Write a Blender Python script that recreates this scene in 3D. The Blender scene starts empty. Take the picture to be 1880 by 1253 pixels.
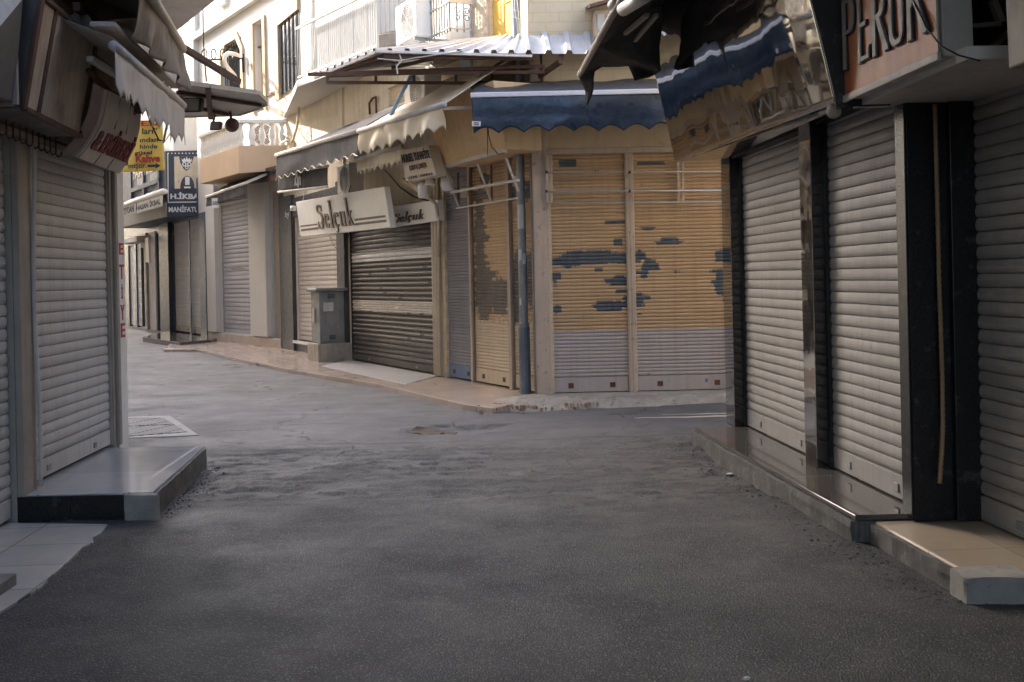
import bpy, bmesh, math, random
from mathutils import Vector, noise as mnoise
random.seed(7)
SC = bpy.context.scene
COL = SC.collection
V = Vector
# ------------------------------------------------------------------ camera geometry
F_PX, PX0, PY0, ROLL, EYE = 2000.0, 940.0, 509.0, 0.022, 1.6
CR, SR = math.cos(ROLL), math.sin(ROLL)
def ray(px, py):
    dx, dy = px - PX0, py - PY0
    return V(((dx*CR - dy*SR)/F_PX, 1.0, -(dx*SR + dy*CR)/F_PX))
def at(px, py, d):
    r = ray(px, py)
    return V((r.x*d, d, EYE + r.z*d))
def G(px, py, z=0.0):
    r = ray(px, py)
    d = (z - EYE)/r.z
    return V((r.x*d, d, z))
class Wall:
    """vertical plane through p (xy) along u (xy); n points to the street"""
    def __init__(s, p, u, flip=False):
        s.p = V((p[0], p[1], 0)); s.u = V((u[0], u[1], 0)).normalized()
        s.n = V((s.u.y, -s.u.x, 0))
        if flip: s.n = -s.n
    def w(s, a, z, o=0.0):
        return s.p + s.u*a + s.n*o + V((0, 0, z))
    def q(s, px, py, o=0.0):
        r = ray(px, py)
        p = s.p + s.n*o
        d = p.dot(s.n)/r.dot(s.n)
        h = r*d
        return ((h - s.p).dot(s.u), EYE + r.z*d)
    def P(s, px, py, o=0.0):
        a, z = s.q(px, py, o)
        return s.w(a, z, o)
# ------------------------------------------------------------------ mesh builder
class MB:
    def __init__(s): s.v = []; s.f = []
    def add(s, vs, fs):
        k = len(s.v); s.v += [V(p) for p in vs]; s.f += [tuple(i + k for i in f) for f in fs]; return s
    def hexa(s, b, t):
        return s.add(list(b) + list(t), [(3,2,1,0),(4,5,6,7),(0,1,5,4),(1,2,6,5),(2,3,7,6),(3,0,4,7)])
    def box(s, W, a0, a1, z0, z1, o0, o1):
        return s.hexa([W.w(a0,z0,o0),W.w(a1,z0,o0),W.w(a1,z0,o1),W.w(a0,z0,o1)],
                      [W.w(a0,z1,o0),W.w(a1,z1,o0),W.w(a1,z1,o1),W.w(a0,z1,o1)])
    def cub(s, x0, x1, y0, y1, z0, z1):
        return s.hexa([(x0,y0,z0),(x1,y0,z0),(x1,y1,z0),(x0,y1,z0)],[(x0,y0,z1),(x1,y0,z1),(x1,y1,z1),(x0,y1,z1)])
    def prism(s, pts, vec):
        n = len(pts); a = [V(p) for p in pts]; vec = V(vec)
        return s.add(a + [p + vec for p in a], [tuple(range(n-1,-1,-1)), tuple(range(n,2*n))] + [(i,(i+1)%n,(i+1)%n+n,i+n) for i in range(n)])
    def bar(s, p, q, w, h=None, up=(0,0,1)):
        h = h or w; p = V(p); q = V(q); d = (q-p).normalized(); up = V(up)
        if abs(d.dot(up)) > .98: up = V((1,0,0))
        x = d.cross(up).normalized()*w/2; y = x.cross(d).normalized()*h/2
        return s.hexa([p-x-y,p+x-y,p+x+y,p-x+y],[q-x-y,q+x-y,q+x+y,q-x+y])
    def tube(s, pts, r, n=8, closed=False, cap=True):
        pts = [V(p) for p in pts]; k = len(s.v); m = len(pts)
        rr = r if isinstance(r, (list, tuple)) else [r]*m
        prev = None
        for i, p in enumerate(pts):
            if closed: d = pts[(i+1) % m] - pts[i-1]
            else: d = pts[min(i+1, m-1)] - pts[max(i-1, 0)]
            d = d.normalized() if d.length > 1e-9 else V((0,0,1))
            if prev is None:
                a = d.cross(V((0,0,1)))
                if a.length < .05: a = d.cross(V((1,0,0)))
            else: a = prev - d*prev.dot(d)
            a = a.normalized(); prev = a; b = d.cross(a)
            for j in range(n):
                t = 2*math.pi*j/n
                s.v.append(p + (a*math.cos(t) + b*math.sin(t))*rr[i])
        for i in range(m if closed else m-1):
            for j in range(n):
                i2 = (i+1) % m
                s.f.append((k+i*n+j, k+i*n+(j+1)%n, k+i2*n+(j+1)%n, k+i2*n+j))
        if cap and not closed:
            s.f.append(tuple(k+j for j in range(n-1,-1,-1))); s.f.append(tuple(k+(m-1)*n+j for j in range(n)))
        return s
    def lathe(s, base, prof, n=14, axis=(0,0,1)):
        base = V(base); ax = V(axis).normalized()
        return s.tube([base + ax*h for r, h in prof], [max(r,.0005) for r, h in prof], n)
    def grid(s, fn, nu, nv):
        k = len(s.v)
        for j in range(nv+1):
            for i in range(nu+1): s.v.append(V(fn(i/nu, j/nv)))
        for j in range(nv):
            for i in range(nu):
                a = k + j*(nu+1) + i
                s.f.append((a, a+1, a+nu+2, a+nu+1))
        return s
    def build(s, name, mat, parent=None, label=None, cat=None, group=None, kind=None, u=None, bevel=0, solid=0, smooth=False, sub=0):
        if parent is None:
            xs = [p.x for p in s.v]; ys = [p.y for p in s.v]; zs = [p.z for p in s.v]
            o = V(((min(xs)+max(xs))/2, (min(ys)+max(ys))/2, min(zs)))
        else: o = V(parent['_o'])
        me = bpy.data.meshes.new(name)
        me.from_pydata([p - o for p in s.v], [], s.f)
        uv = me.uv_layers.new(name='UVMap')
        uu = V(u) if u is not None else V((1,0,0))
        for l in me.loops:
            p = s.v[l.vertex_index]
            uv.data[l.index].uv = (p.dot(uu), p.z)
        me.materials.append(mat)
        bm = bmesh.new(); bm.from_mesh(me)
        if not solid: bmesh.ops.recalc_face_normals(bm, faces=bm.faces)
        bm.to_mesh(me); bm.free()
        if smooth:
            for p in me.polygons: p.use_smooth = True
        ob = bpy.data.objects.new(name, me); COL.objects.link(ob)
        ob['_o'] = tuple(o)
        if parent is None: ob.location = o
        else: ob.parent = parent
        if solid:
            m = ob.modifiers.new('solid', 'SOLIDIFY'); m.thickness = solid; m.offset = 0
        if bevel:
            m = ob.modifiers.new('bevel', 'BEVEL'); m.width = bevel; m.segments = 2; m.limit_method = 'ANGLE'; m.angle_limit = .7
        if label: ob['label'] = label
        if cat: ob['category'] = cat
        if group: ob['group'] = group
        if kind: ob['kind'] = kind
        return ob
def thing(name, label, cat, loc, group=None, kind=None):
    e = bpy.data.objects.new(name, None); COL.objects.link(e)
    e.location = loc; e['_o'] = tuple(loc); e.empty_display_size = .1
    e['label'] = label; e['category'] = cat
    if group: e['group'] = group
    if kind: e['kind'] = kind
    return e
def hull2(p, q, w, h):
    """outline of a w x h nib moved from p to q (2D)"""
    pts = [(c[0]+sx*w/2, c[1]+sy*h/2) for c in (p, q) for sx in (-1,1) for sy in (-1,1)]
    pts = sorted(set(pts)); 
    def half(ps):
        o = []
        for c in ps:
            while len(o) >= 2 and (o[-1][0]-o[-2][0])*(c[1]-o[-2][1]) - (o[-1][1]-o[-2][1])*(c[0]-o[-2][0]) <= 1e-12: o.pop()
            o.append(c)
        return o
    a = half(pts); b = half(pts[::-1]); return a[:-1] + b[:-1]
def arc(cx, cy, rx, ry, a0, a1, n=12):
    return [(cx + rx*math.cos(math.radians(a0+(a1-a0)*i/n)), cy + ry*math.sin(math.radians(a0+(a1-a0)*i/n))) for i in range(n+1)]
def brush(mb, strokes, fn, depth, w=.14, h=.05):
    """strokes in letter units drawn with a broad nib; fn(x, y, e) places a point e metres proud"""
    k = 0
    for st in strokes:
        ww, hh = w, h
        if isinstance(st, tuple): st, ww, hh = st
        for p, q in zip(st[:-1], st[1:]):
            k += 1
            o = hull2(p, q, ww, hh); n = len(o); e = depth + .00025*(k % 9)
            mb.add([fn(x,y,0.0) for x,y in o] + [fn(x,y,e) for x,y in o], [tuple(range(n,2*n))] + [(i,(i+1)%n,(i+1)%n+n,i+n) for i in range(n)])
    return mb
def serif_word(kind):
    T_, H_ = .05, .035
    S = [arc(.26,.80,.18,.17,30,200,10)+arc(.26,.42,.20,.22,75,-60,8)[1:]+arc(.26,.20,.20,.17,-40,-160,8), ([(.45,.72),(.45,.93)],.03,.02), ([(.06,.08),(.06,.30)],.03,.02)]
    def off(l, dx):
        o = []
        for s in l:
            if isinstance(s, tuple): o.append(([(x+dx,y) for x,y in s[0]], s[1], s[2]))
            else: o.append([(x+dx,y) for x,y in s])
        return o
    e = [arc(.22,.30,.16,.27,15,330,18), ([(.08,.34),(.38,.34)],.03,.04)]
    l = [[(.14,.03),(.14,1.08)], ([(.02,.02),(.27,.02)],.03,.04), ([(.04,1.06),(.14,1.08)],.05,.04)]
    c = [arc(.22,.30,.16,.27,50,310,16), ([(.22,.0),(.26,-.12),(.18,-.2),(.12,-.18)],.05,.04), arc(.31,.46,.03,.04,0,360,6)]
    u = [[(.10,.57),(.10,.16)]+arc(.22,.16,.12,.13,180,300,6), [(.38,.57),(.38,.03)], ([(.02,.56),(.12,.56)],.03,.04), ([(.28,.56),(.38,.56)],.03,.04), ([(.38,.02),(.46,.02)],.03,.04)]
    k = [[(.12,.03),(.12,1.08)], ([(.02,.02),(.24,.02)],.03,.04), ([(.02,1.06),(.12,1.08)],.05,.04), ([(.14,.22),(.36,.55)],.04,.04), [(.22,.34),(.40,.04)], ([(.28,.56),(.44,.56)],.03,.04), ([(.32,.02),(.50,.02)],.03,.04)]
    out = []; x = 0
    for g, adv in ((S,.60),(e,.50),(l,.34),(c,.50),(u,.56),(k,.5)):
        out += off(g, x); x += adv
    return out, x
_fc = {}
def glyphs(txt, bold=0.0, space=1.0, shear=0):
    key = (txt, bold, space, shear)
    if key in _fc: return _fc[key]
    cu = bpy.data.curves.new('t', 'FONT'); cu.body = txt; cu.size = 1; cu.offset = bold; cu.space_character = space; cu.shear = shear
    cu.resolution_u = 3
    ob = bpy.data.objects.new('t', cu); COL.objects.link(ob)
    dg = bpy.context.evaluated_depsgraph_get(); dg.update()
    me = ob.evaluated_get(dg).to_mesh()
    vs = [v.co.copy() for v in me.vertices]; fs = [tuple(p.vertices) for p in me.polygons]
    ob.evaluated_get(dg).to_mesh_clear()
    bpy.data.objects.remove(ob); bpy.data.curves.remove(cu)
    x0 = min(v.x for v in vs); x1 = max(v.x for v in vs); y0 = min(v.y for v in vs); y1 = max(v.y for v in vs)
    out = ([((v.x-x0)/(x1-x0), (v.y-y0)/(y1-y0)) for v in vs], fs)
    _fc[key] = out
    return out
def text(mb, txt, p00, p10, p01, p11=None, depth=.006, bold=0.0, space=1.0, shear=0):
    """letters fitted to the quad p00 (low left) p10 (low right) p01 (top left)"""
    p00, p10, p01 = V(p00), V(p10), V(p01)
    p11 = V(p11) if p11 is not None else p10 + p01 - p00
    uv, fs = glyphs(txt, bold, space, shear)
    n = (p10-p00).cross(p01-p00).normalized()
    vs = [(p00*(1-a)+p10*a)*(1-b) + (p01*(1-a)+p11*a)*b for a, b in uv]
    k = len(vs)
    from collections import Counter
    ec = Counter()
    for f in fs:
        for i in range(len(f)): ec[(f[i], f[(i+1) % len(f)])] += 1
    faces = [tuple(i + k for i in f) for f in fs]
    for (a, b) in ec:
        if (b, a) not in ec: faces.append((a, b, b + k, a + k))
    mb.add([v for v in vs] + [v + n*depth for v in vs], faces)
    return mb
# ------------------------------------------------------------------ materials
class NT:
    def __init__(s, name):
        s.m = bpy.data.materials.new(name); s.m.use_nodes = True
        s.t = s.m.node_tree; s.N = s.t.nodes; s.b = s.N['Principled BSDF']
    def n(s, ty, **kw):
        x = s.N.new(ty)
        for k, v in kw.items():
            if k.startswith('_'): setattr(x, k[1:], v)
        return x
    def lk(s, a, b): s.t.links.new(a, b)
    def put(s, sock, v):
        if hasattr(v, 'node'): s.lk(v, sock)
        else: sock.default_value = v
    def pos(s): return s.n('ShaderNodeNewGeometry').outputs['Position']
    def uv(s): return s.n('ShaderNodeUVMap').outputs[0]
    def sep(s, v):
        x = s.n('ShaderNodeSeparateXYZ'); s.lk(v, x.inputs[0]); return x.outputs
    def comb(s, a, b, c=0.0):
        x = s.n('ShaderNodeCombineXYZ')
        for i, q in enumerate((a, b, c)): s.put(x.inputs[i], q)
        return x.outputs[0]
    def scale(s, v, sc):
        x = s.n('ShaderNodeMapping'); s.lk(v, x.inputs[0]); x.inputs['Scale'].default_value = sc; return x.outputs[0]
    def noise(s, v, sc, det=4, rough=.6):
        x = s.n('ShaderNodeTexNoise'); s.lk(v, x.inputs['Vector'])
        x.inputs['Scale'].default_value = sc; x.inputs['Detail'].default_value = det; x.inputs['Roughness'].default_value = rough
        return x.outputs['Fac']
    def white(s, v):
        x = s.n('ShaderNodeTexWhiteNoise', _noise_dimensions='1D'); s.put(x.inputs['W'], v); return x.outputs['Value']
    def math(s, op, a, b=0.0, c=0.0, clamp=False):
        x = s.n('ShaderNodeMath', _operation=op, _use_clamp=clamp)
        for i, q in enumerate((a, b, c)): s.put(x.inputs[i], q)
        return x.outputs[0]
    def rng(s, v, a, b, c=0.0, d=1.0):
        x = s.n('ShaderNodeMapRange'); s.put(x.inputs[0], v)
        for i, q in enumerate((a, b, c, d)): x.inputs[i+1].default_value = q
        return x.outputs[0]
    def mix(s, f, a, b, mode='MIX'):
        x = s.n('ShaderNodeMix', _data_type='RGBA', _blend_type=mode)
        s.put(x.inputs[0], f)
        for sock, q in ((x.inputs[6], a), (x.inputs[7], b)):
            if hasattr(q, 'node'): s.lk(q, sock)
            else: sock.default_value = (*q[:3], 1) if len(q) == 3 else q
        return x.outputs[2]
    def bump(s, h, strength, dist=.01, nrm=None):
        x = s.n('ShaderNodeBump'); s.put(x.inputs['Height'], h)
        x.inputs['Strength'].default_value = strength; x.inputs['Distance'].default_value = dist
        if nrm is not None: s.lk(nrm, x.inputs['Normal'])
        s.lk(x.outputs[0], s.b.inputs['Normal']); return x.outputs[0]
    def out(s, col=None, rough=None, metal=None, spec=None):
        for nm, q in (('Base Color', col), ('Roughness', rough), ('Metallic', metal), ('Specular IOR Level', spec)):
            if q is None: continue
            if nm == 'Base Color' and not hasattr(q, 'node'): q = (*q[:3], 1)
            s.put(s.b.inputs[nm], q)
        return s.m
def mul(c, k): return tuple(min(1, x*k) for x in c[:3])
def M(name, col, rough=.7, metal=0.0, var=.15, vs=2.5, streak=.0, dirt=(.10,.08,.06), spots=0.0, spotc=(.12,.10,.09), spsc=14, bump=.12, bs=70, bd=.01, spec=.4):
    t = NT(name); p = t.pos()
    n1 = t.rng(t.noise(p, vs, 6, .65), .3, .7)
    c = t.mix(n1, mul(col, 1-var), mul(col, 1+var))
    if streak:
        n2 = t.noise(t.scale(p, (9, 9, .45)), 1.6, 5, .7)
        c = t.mix(t.math('MULTIPLY', t.rng(n2, .48, .75), streak), c, dirt)
    if spots:
        n3 = t.noise(p, spsc, 6, .7)
        c = t.mix(t.math('MULTIPLY', t.rng(n3, .58, .64), spots), c, spotc)
    r = t.rng(t.noise(p, vs*3, 4), .3, .7, max(0.02, rough-.12), min(1, rough+.1))
    if bump: t.bump(t.noise(p, bs, 4), bump, bd)
    return t.out(c, r, metal, spec)
def ell(t, s, z, cx, cz, rx, rz, nz, k, sid=None):
    """patch with a ragged edge"""
    a = t.math('POWER', t.math('ABSOLUTE', t.math('MULTIPLY', t.math('SUBTRACT', s, cx), 1/rx)), 2.0)
    if sid is not None:
        a = t.math('MULTIPLY', a, t.math('MULTIPLY_ADD', t.white(t.math('ADD', sid, cx*7.31)), 2.6, .25))
    b = t.math('POWER', t.math('ABSOLUTE', t.math('MULTIPLY', t.math('SUBTRACT', z, cz), 1/rz)), 2.0)
    d = t.math('ADD', t.math('ADD', a, b), t.math('MULTIPLY', t.math('SUBTRACT', nz, .5), k))
    return t.math('LESS_THAN', d, 1.0)
def slat_mat(name, col, pitch, rough=.55, metal=.0, var=.08, streak=.3, dirt=(.16,.13,.10), low=None, lowrag=.05, psc=(1.35,1.3,4.5), patches=(), under=(.05,.065,.09), spots=.3, bands=None, rub=0.0, top=None, left=None):
    t = NT(name); p = t.pos(); uv = t.sep(t.uv()); s, z = uv[0], uv[1]
    sid = t.math('FLOOR', t.math('DIVIDE', z, pitch))
    w = t.white(sid)
    n1 = t.noise(p, 1.3, 5, .6)
    f = t.math('ADD', t.math('MULTIPLY', w, .45), t.math('MULTIPLY', n1, .9))
    c = t.mix(t.rng(f, .3, .95), mul(col, 1-var), mul(col, 1+var))
    if bands:   # painted slat bands (z0, z1, colour)
        for (z0, z1, bc) in bands:
            m = t.math('MULTIPLY', t.math('GREATER_THAN', z, z0), t.math('LESS_THAN', z, z1))
            c = t.mix(m, c, bc)
    if low:
        m = t.math('LESS_THAN', t.math('ADD', z, t.math('MULTIPLY', t.math('SUBTRACT', t.noise(t.scale(p, (3,3,3)), 3, 5), .5), lowrag)), low[0])
        c = t.mix(m, c, low[1])
    if patches:
        nq = t.noise(t.comb(t.math('MULTIPLY', s, 4.0), t.math('MULTIPLY', sid, .83)), 1.2, 6, .8)
        nf = t.noise(t.comb(t.math('MULTIPLY', s, 7.0), t.math('ADD', t.math('MULTIPLY', z, 14.0), t.math('MULTIPLY', sid, 1.7))), 1.0, 6, .8)
        nz = t.math('ADD', t.math('MULTIPLY', nq, .55), t.math('MULTIPLY', nf, .45))
        zz = t.math('ADD', t.math('MULTIPLY', t.math('ADD', sid, .5), pitch*.8), t.math('MULTIPLY', z, .2))
        acc = None
        for (cx, cz, rx, rz) in patches:
            e = ell(t, s, zz, cx, cz, rx*psc[0], rz*psc[1], nz, psc[2], sid)
            acc = e if acc is None else t.math('MAXIMUM', acc, e)
        fine = t.math('GREATER_THAN', nz, .645)
        acc = t.math('MAXIMUM', acc, t.math('MULTIPLY', fine, .8))
        n5 = t.noise(t.comb(t.math('MULTIPLY', s, 2.4), t.math('MULTIPLY', sid, 5.3)), 1.3, 5, .75)
        fl = t.math('MULTIPLY', t.math('GREATER_THAN', n5, .66), t.math('GREATER_THAN', nf, .47))
        acc = t.math('MAXIMUM', acc, t.math('MULTIPLY', fl, .75))
        c = t.mix(acc, c, t.mix(t.noise(p, 9, 4), mul(under, .8), mul(under, 1.7)))
    if streak:
        n2 = t.noise(t.scale(p, (10, 10, .4)), 1.5, 5, .7)
        c = t.mix(t.math('MULTIPLY', t.rng(n2, .46, .78), streak), c, dirt)
    if rub:
        n4 = t.noise(t.scale(p, (2.5, 2.5, 14)), 2.0, 5, .7)
        c = t.mix(t.math('MULTIPLY', t.rng(n4, .52, .72), rub), c, mul(col, 1.5))
    sc_ = t.rng(t.noise(t.scale(p, (5,5,2.0)), 2.6, 7, .8), .635, .68)
    c = t.mix(t.math('MULTIPLY', sc_, .55), c, mul(dirt, .55))
    if spots:
        n3 = t.noise(p, 22, 6, .75)
        c = t.mix(t.math('MULTIPLY', t.rng(n3, .63, .67), spots), c, mul(dirt, .8))
    t.bump(t.noise(p, 35, 4), .12, .006)
    r = t.rng(t.noise(p, 6, 4), .3, .7, rough-.1, rough+.12)
    return t.out(c, r, metal, .4)
def tile_mat(name, col, rough, tu, tv, u, v, grout=(.12,.11,.10), gw=.006, var=.1, bump=.025, off=(0,0)):
    """floor tiles laid along u, v (unit xy vectors)"""
    t = NT(name); p = t.pos(); x = t.sep(p)
    a = t.math('ADD', t.math('ADD', t.math('MULTIPLY', x[0], u[0]), t.math('MULTIPLY', x[1], u[1])), off[0])
    b = t.math('ADD', t.math('ADD', t.math('MULTIPLY', x[0], v[0]), t.math('MULTIPLY', x[1], v[1])), off[1])
    def edge(q, w):
        fr = t.math('FRACT', t.math('DIVIDE', q, w))
        return t.math('LESS_THAN', t.math('MINIMUM', fr, t.math('SUBTRACT', 1.0, fr)), gw/w/1.4)
    g = t.math('MAXIMUM', edge(a, tu), edge(b, tv))
    tid = t.math('ADD', t.math('FLOOR', t.math('DIVIDE', a, tu)), t.math('MULTIPLY', t.math('FLOOR', t.math('DIVIDE', b, tv)), 17.3))
    f = t.math('ADD', t.math('MULTIPLY', t.white(tid), .5), t.math('MULTIPLY', t.noise(p, 3.5, 6, .65), .7))
    c = t.mix(t.rng(f, .3, .9), mul(col, 1-var), mul(col, 1+var))
    c = t.mix(t.math('MULTIPLY', t.rng(t.noise(p, 5, 6, .7), .50, .85), .35), c, mul(col, .6))
    c = t.mix(g, c, grout)
    r = t.math('ADD', t.rng(t.noise(p, 4, 5, .7), .3, .7, rough*.85, rough*1.25), t.math('MULTIPLY', g, .4))
    t.bump(t.math('SUBTRACT', t.math('MULTIPLY', t.noise(p, 2.2, 3), 1.0), g), bump, .004)
    return t.out(c, r, 0.0, .5)
def asphalt():
    t = NT('asphalt'); p = t.pos(); x = t.sep(p)
    ag = t.noise(p, 95, 3, .7)
    big = t.noise(t.scale(p, (.8,1.3,1)), .8, 6, .65); mid = t.noise(p, 3.2, 6, .7)
    c = t.mix(t.rng(big, .3, .7), (.024,.0235,.0245), (.056,.054,.0545))
    c = t.mix(t.math('MULTIPLY', t.rng(mid, .45, .7), .6), c, (.082,.079,.078))
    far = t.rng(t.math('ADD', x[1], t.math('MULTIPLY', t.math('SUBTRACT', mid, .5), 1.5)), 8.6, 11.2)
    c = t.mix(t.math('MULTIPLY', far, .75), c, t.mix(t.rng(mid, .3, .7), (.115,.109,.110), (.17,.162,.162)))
    at_ = t.n('ShaderNodeAttribute', _attribute_name='wear_shade'); wr = t.sep(at_.outputs['Color'])
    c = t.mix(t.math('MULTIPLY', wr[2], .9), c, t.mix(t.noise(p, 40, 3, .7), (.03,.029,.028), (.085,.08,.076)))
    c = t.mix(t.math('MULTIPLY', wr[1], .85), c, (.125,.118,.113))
    c = t.mix(t.math('MULTIPLY', wr[0], .85), c, (.022,.020,.019))  # shade painted dark at the ledge edges, plus the resurfacing joints
    vor = t.n('ShaderNodeTexVoronoi'); t.lk(p, vor.inputs['Vector']); vor.inputs['Scale'].default_value = 105
    st = t.white(t.math('MULTIPLY', t.sep(vor.outputs['Color'])[0], 91.7))
    chip = t.math('MULTIPLY', t.math('GREATER_THAN', st, .74), t.math('LESS_THAN', vor.outputs['Distance'], .42))
    c = t.mix(t.math('MULTIPLY', chip, .6), c, (.26,.25,.245))
    ck = t.n('ShaderNodeTexVoronoi', _feature='DISTANCE_TO_EDGE')
    wp = t.n('ShaderNodeVectorMath', _operation='ADD'); t.lk(p, wp.inputs[0])
    nn = t.n('ShaderNodeTexNoise'); t.lk(p, nn.inputs['Vector']); nn.inputs['Scale'].default_value = 2.0; nn.inputs['Detail'].default_value = 5
    t.lk(nn.outputs['Color'], wp.inputs[1])
    t.lk(t.scale(wp.outputs[0], (.55,.9,.1)), ck.inputs['Vector']); ck.inputs['Scale'].default_value = .9
    crack = t.math('MULTIPLY', t.math('LESS_THAN', ck.outputs['Distance'], .0065), t.math('MULTIPLY', t.math('GREATER_THAN', big, .48), t.rng(x[1], 8.2, 8.8)))
    c = t.mix(t.math('MULTIPLY', crack, .8), c, (.016,.015,.014))
    r = t.rng(t.noise(p, 1.1, 5, .7), .3, .7, .50, .82)
    h = t.math('ADD', t.math('MULTIPLY', ag, .5), t.math('MULTIPLY', t.math('SUBTRACT', 1.0, vor.outputs['Distance']), .8))
    h = t.math('ADD', h, t.math('MULTIPLY', t.noise(p, 30, 6, .8), .55))
    h = t.math('SUBTRACT', h, t.math('MULTIPLY', crack, 1.5))
    t.bump(h, 1.0, .0085)
    return t.out(c, r, 0.0, .5)
SUN = (-.6, .45, .5); SUN_E = 2.0; SKY_E = .15; EXPO = 2.85
# ------------------------------------------------------------------ palette
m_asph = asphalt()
m_white = M('white_plaster', (.57,.55,.51), .85, var=.05, vs=1.5, streak=.10, dirt=(.45,.40,.33), bump=.1)
m_cream = M('cream_plaster', (.68,.60,.47), .85, var=.14, vs=1.6, streak=.5, dirt=(.33,.27,.20), spots=.35, spotc=(.40,.34,.26), spsc=3.2, bump=.2, bs=30)
m_yell = M('yellow_plaster', (.58,.45,.30), .8, var=.12, vs=1.4, streak=.25, dirt=(.28,.19,.11), spots=.35, spotc=(.30,.22,.16), spsc=5)
m_orange = M('ochre_panel', (.68,.49,.28), .6, var=.12, vs=1.2, streak=.35, dirt=(.38,.24,.12), spots=.4, spotc=(.40,.28,.16), spsc=4)
m_apric = M('apricot_plaster', (.64,.47,.32), .75, var=.07, vs=1.4, streak=.2, dirt=(.42,.28,.17))
m_conc = M('concrete', (.36,.32,.27), .9, var=.22, vs=3, streak=.3, spots=.5, spsc=9, bump=.4, bs=35)
m_concd = M('dirty_concrete', (.20,.185,.17), .9, var=.3, vs=4, streak=.3, spots=.5, spsc=11, bump=.5, bs=30)
m_rubble = M('red_rubble', (.36,.25,.18), .95, var=.35, vs=6, bump=.6, bs=25)
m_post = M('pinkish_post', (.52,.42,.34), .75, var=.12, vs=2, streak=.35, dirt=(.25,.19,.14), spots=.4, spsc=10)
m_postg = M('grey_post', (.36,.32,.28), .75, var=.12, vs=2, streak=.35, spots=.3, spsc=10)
m_steel = M('galvanised_steel', (.32,.33,.34), .5, .55, var=.2, vs=4, streak=.3, dirt=(.20,.16,.12))
m_alu = M('aluminium', (.55,.54,.52), .4, .6, var=.12, vs=5, streak=.25, dirt=(.30,.25,.2))
m_frame = M('grey_frame_paint', (.34,.30,.255), .6, .1, var=.15, vs=4, streak=.4, dirt=(.15,.12,.09))
m_framel = M('light_frame_paint', (.55,.51,.46), .6, .0, var=.12, vs=4, streak=.35, dirt=(.3,.24,.18))
m_wpaint = M('white_paint', (.78,.75,.70), .5, var=.06, vs=3, streak=.2, dirt=(.5,.42,.33))
m_brown = M('brown_steel_paint', (.12,.065,.045), .6, .1, var=.25, vs=5, spots=.4, spotc=(.2,.10,.06))
m_rust = M('rusty_iron', (.14,.065,.04), .85, .2, var=.4, vs=9, spots=.5, spotc=(.05,.03,.025), bump=.4)
m_black = M('black_paint', (.022,.022,.023), .45, var=.3, vs=4, spots=.25, spotc=(.2,.19,.18), spsc=16)
m_dark = M('dark_grey_paint', (.055,.055,.055), .5, var=.2, vs=4, spots=.2, spotc=(.25,.24,.23), spsc=18)
m_void = M('dark_interior', (.012,.011,.010), .9)
m_granite = M('polished_black_granite', (.018,.018,.019), .05, var=.5, vs=60, bump=.0, spec=.8)
m_granite2 = M('worn_black_granite', (.014,.014,.015), .34, var=.6, vs=50, bump=.05, spec=.35, spots=.25, spotc=(.16,.15,.14), spsc=9)
m_black_tarp = M('black_awning_cloth', (.030,.028,.026), .75, var=.3, vs=4, bump=.2, bs=40)
m_grey_cloth = M('dark_grey_awning_cloth', (.062,.058,.062), .8, var=.10, vs=3, streak=.25, dirt=(.16,.15,.15), bump=.15, bs=120)
m_cream_cloth = M('cream_awning_cloth', (.68,.60,.47), .55, var=.08, vs=4, streak=.15, dirt=(.45,.36,.25), bump=.15, bs=25, bd=.02)
m_drab_cloth = M('grey_awning_cloth', (.50,.46,.42), .8, var=.12, vs=3, streak=.35, dirt=(.20,.16,.12), bump=.15)
m_brown_cloth = M('stained_awning_cloth', (.26,.215,.17), .85, var=.15, vs=3, streak=.75, dirt=(.10,.075,.055), bump=.2)
m_blue = M('blue_vinyl', (.013,.024,.046), .30, var=.12, vs=3, streak=.12, dirt=(.07,.085,.10), bump=.25, bs=7, bd=.03, spec=.45)
m_greytrim = M('grey_vinyl', (.075,.075,.08), .5, var=.1)
m_whitetrim = M('white_vinyl', (.62,.63,.70), .5, var=.05)
m_trim = M('cream_piping', (.78,.72,.62), .6, var=.05)
m_wood = M('stained_wood', (.30,.21,.13), .75, var=.25, vs=3, streak=.7, dirt=(.09,.06,.04))
m_plank = M('old_white_plank', (.48,.42,.36), .8, var=.15, vs=3, streak=.3, dirt=(.2,.15,.1), spots=.4)
m_grsh = M('grey_sheet_metal', (.15,.14,.135), .5, .4, var=.15, vs=3, streak=.4, dirt=(.10,.09,.085))
m_beige = M('beige_paint', (.58,.50,.38), .6, var=.12, vs=3, streak=.3, dirt=(.3,.22,.14))
m_mauve = M('mauve_plaster', (.34,.20,.23), .9, var=.08, vs=1.2, streak=.2, dirt=(.2,.13,.14))
m_navy = M('dark_blue_panel', (.052,.060,.082), .45, var=.12, vs=3)
m_letterw = M('white_letter', (.75,.74,.70), .5, var=.05)
m_letterb = M('brown_letter', (.115,.075,.055), .5, var=.15)
m_letterk = M('dark_letter', (.035,.035,.045), .6, var=.2)
m_letterr = M('red_letter', (.42,.06,.045), .6, var=.15)
m_letterrr = M('rusty_red_letter', (.24,.055,.045), .7, var=.35, vs=14, streak=.4, dirt=(.05,.03,.03))
m_banner = M('yellow_banner', (.90,.66,.16), .6, var=.06)
m_gold = M('beige_emblem', (.62,.54,.40), .35, .2, var=.2, vs=2.5)
m_sign = M('ivory_sign', (.82,.80,.76), .5, var=.05, vs=2, streak=.12, dirt=(.42,.36,.28))
m_signb = M('beige_sign', (.64,.57,.48), .6, var=.12, vs=3, streak=.3, dirt=(.28,.21,.15))
m_acw = M('ac_white', (.74,.71,.66), .45, var=.05, streak=.15, dirt=(.45,.38,.3))
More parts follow.
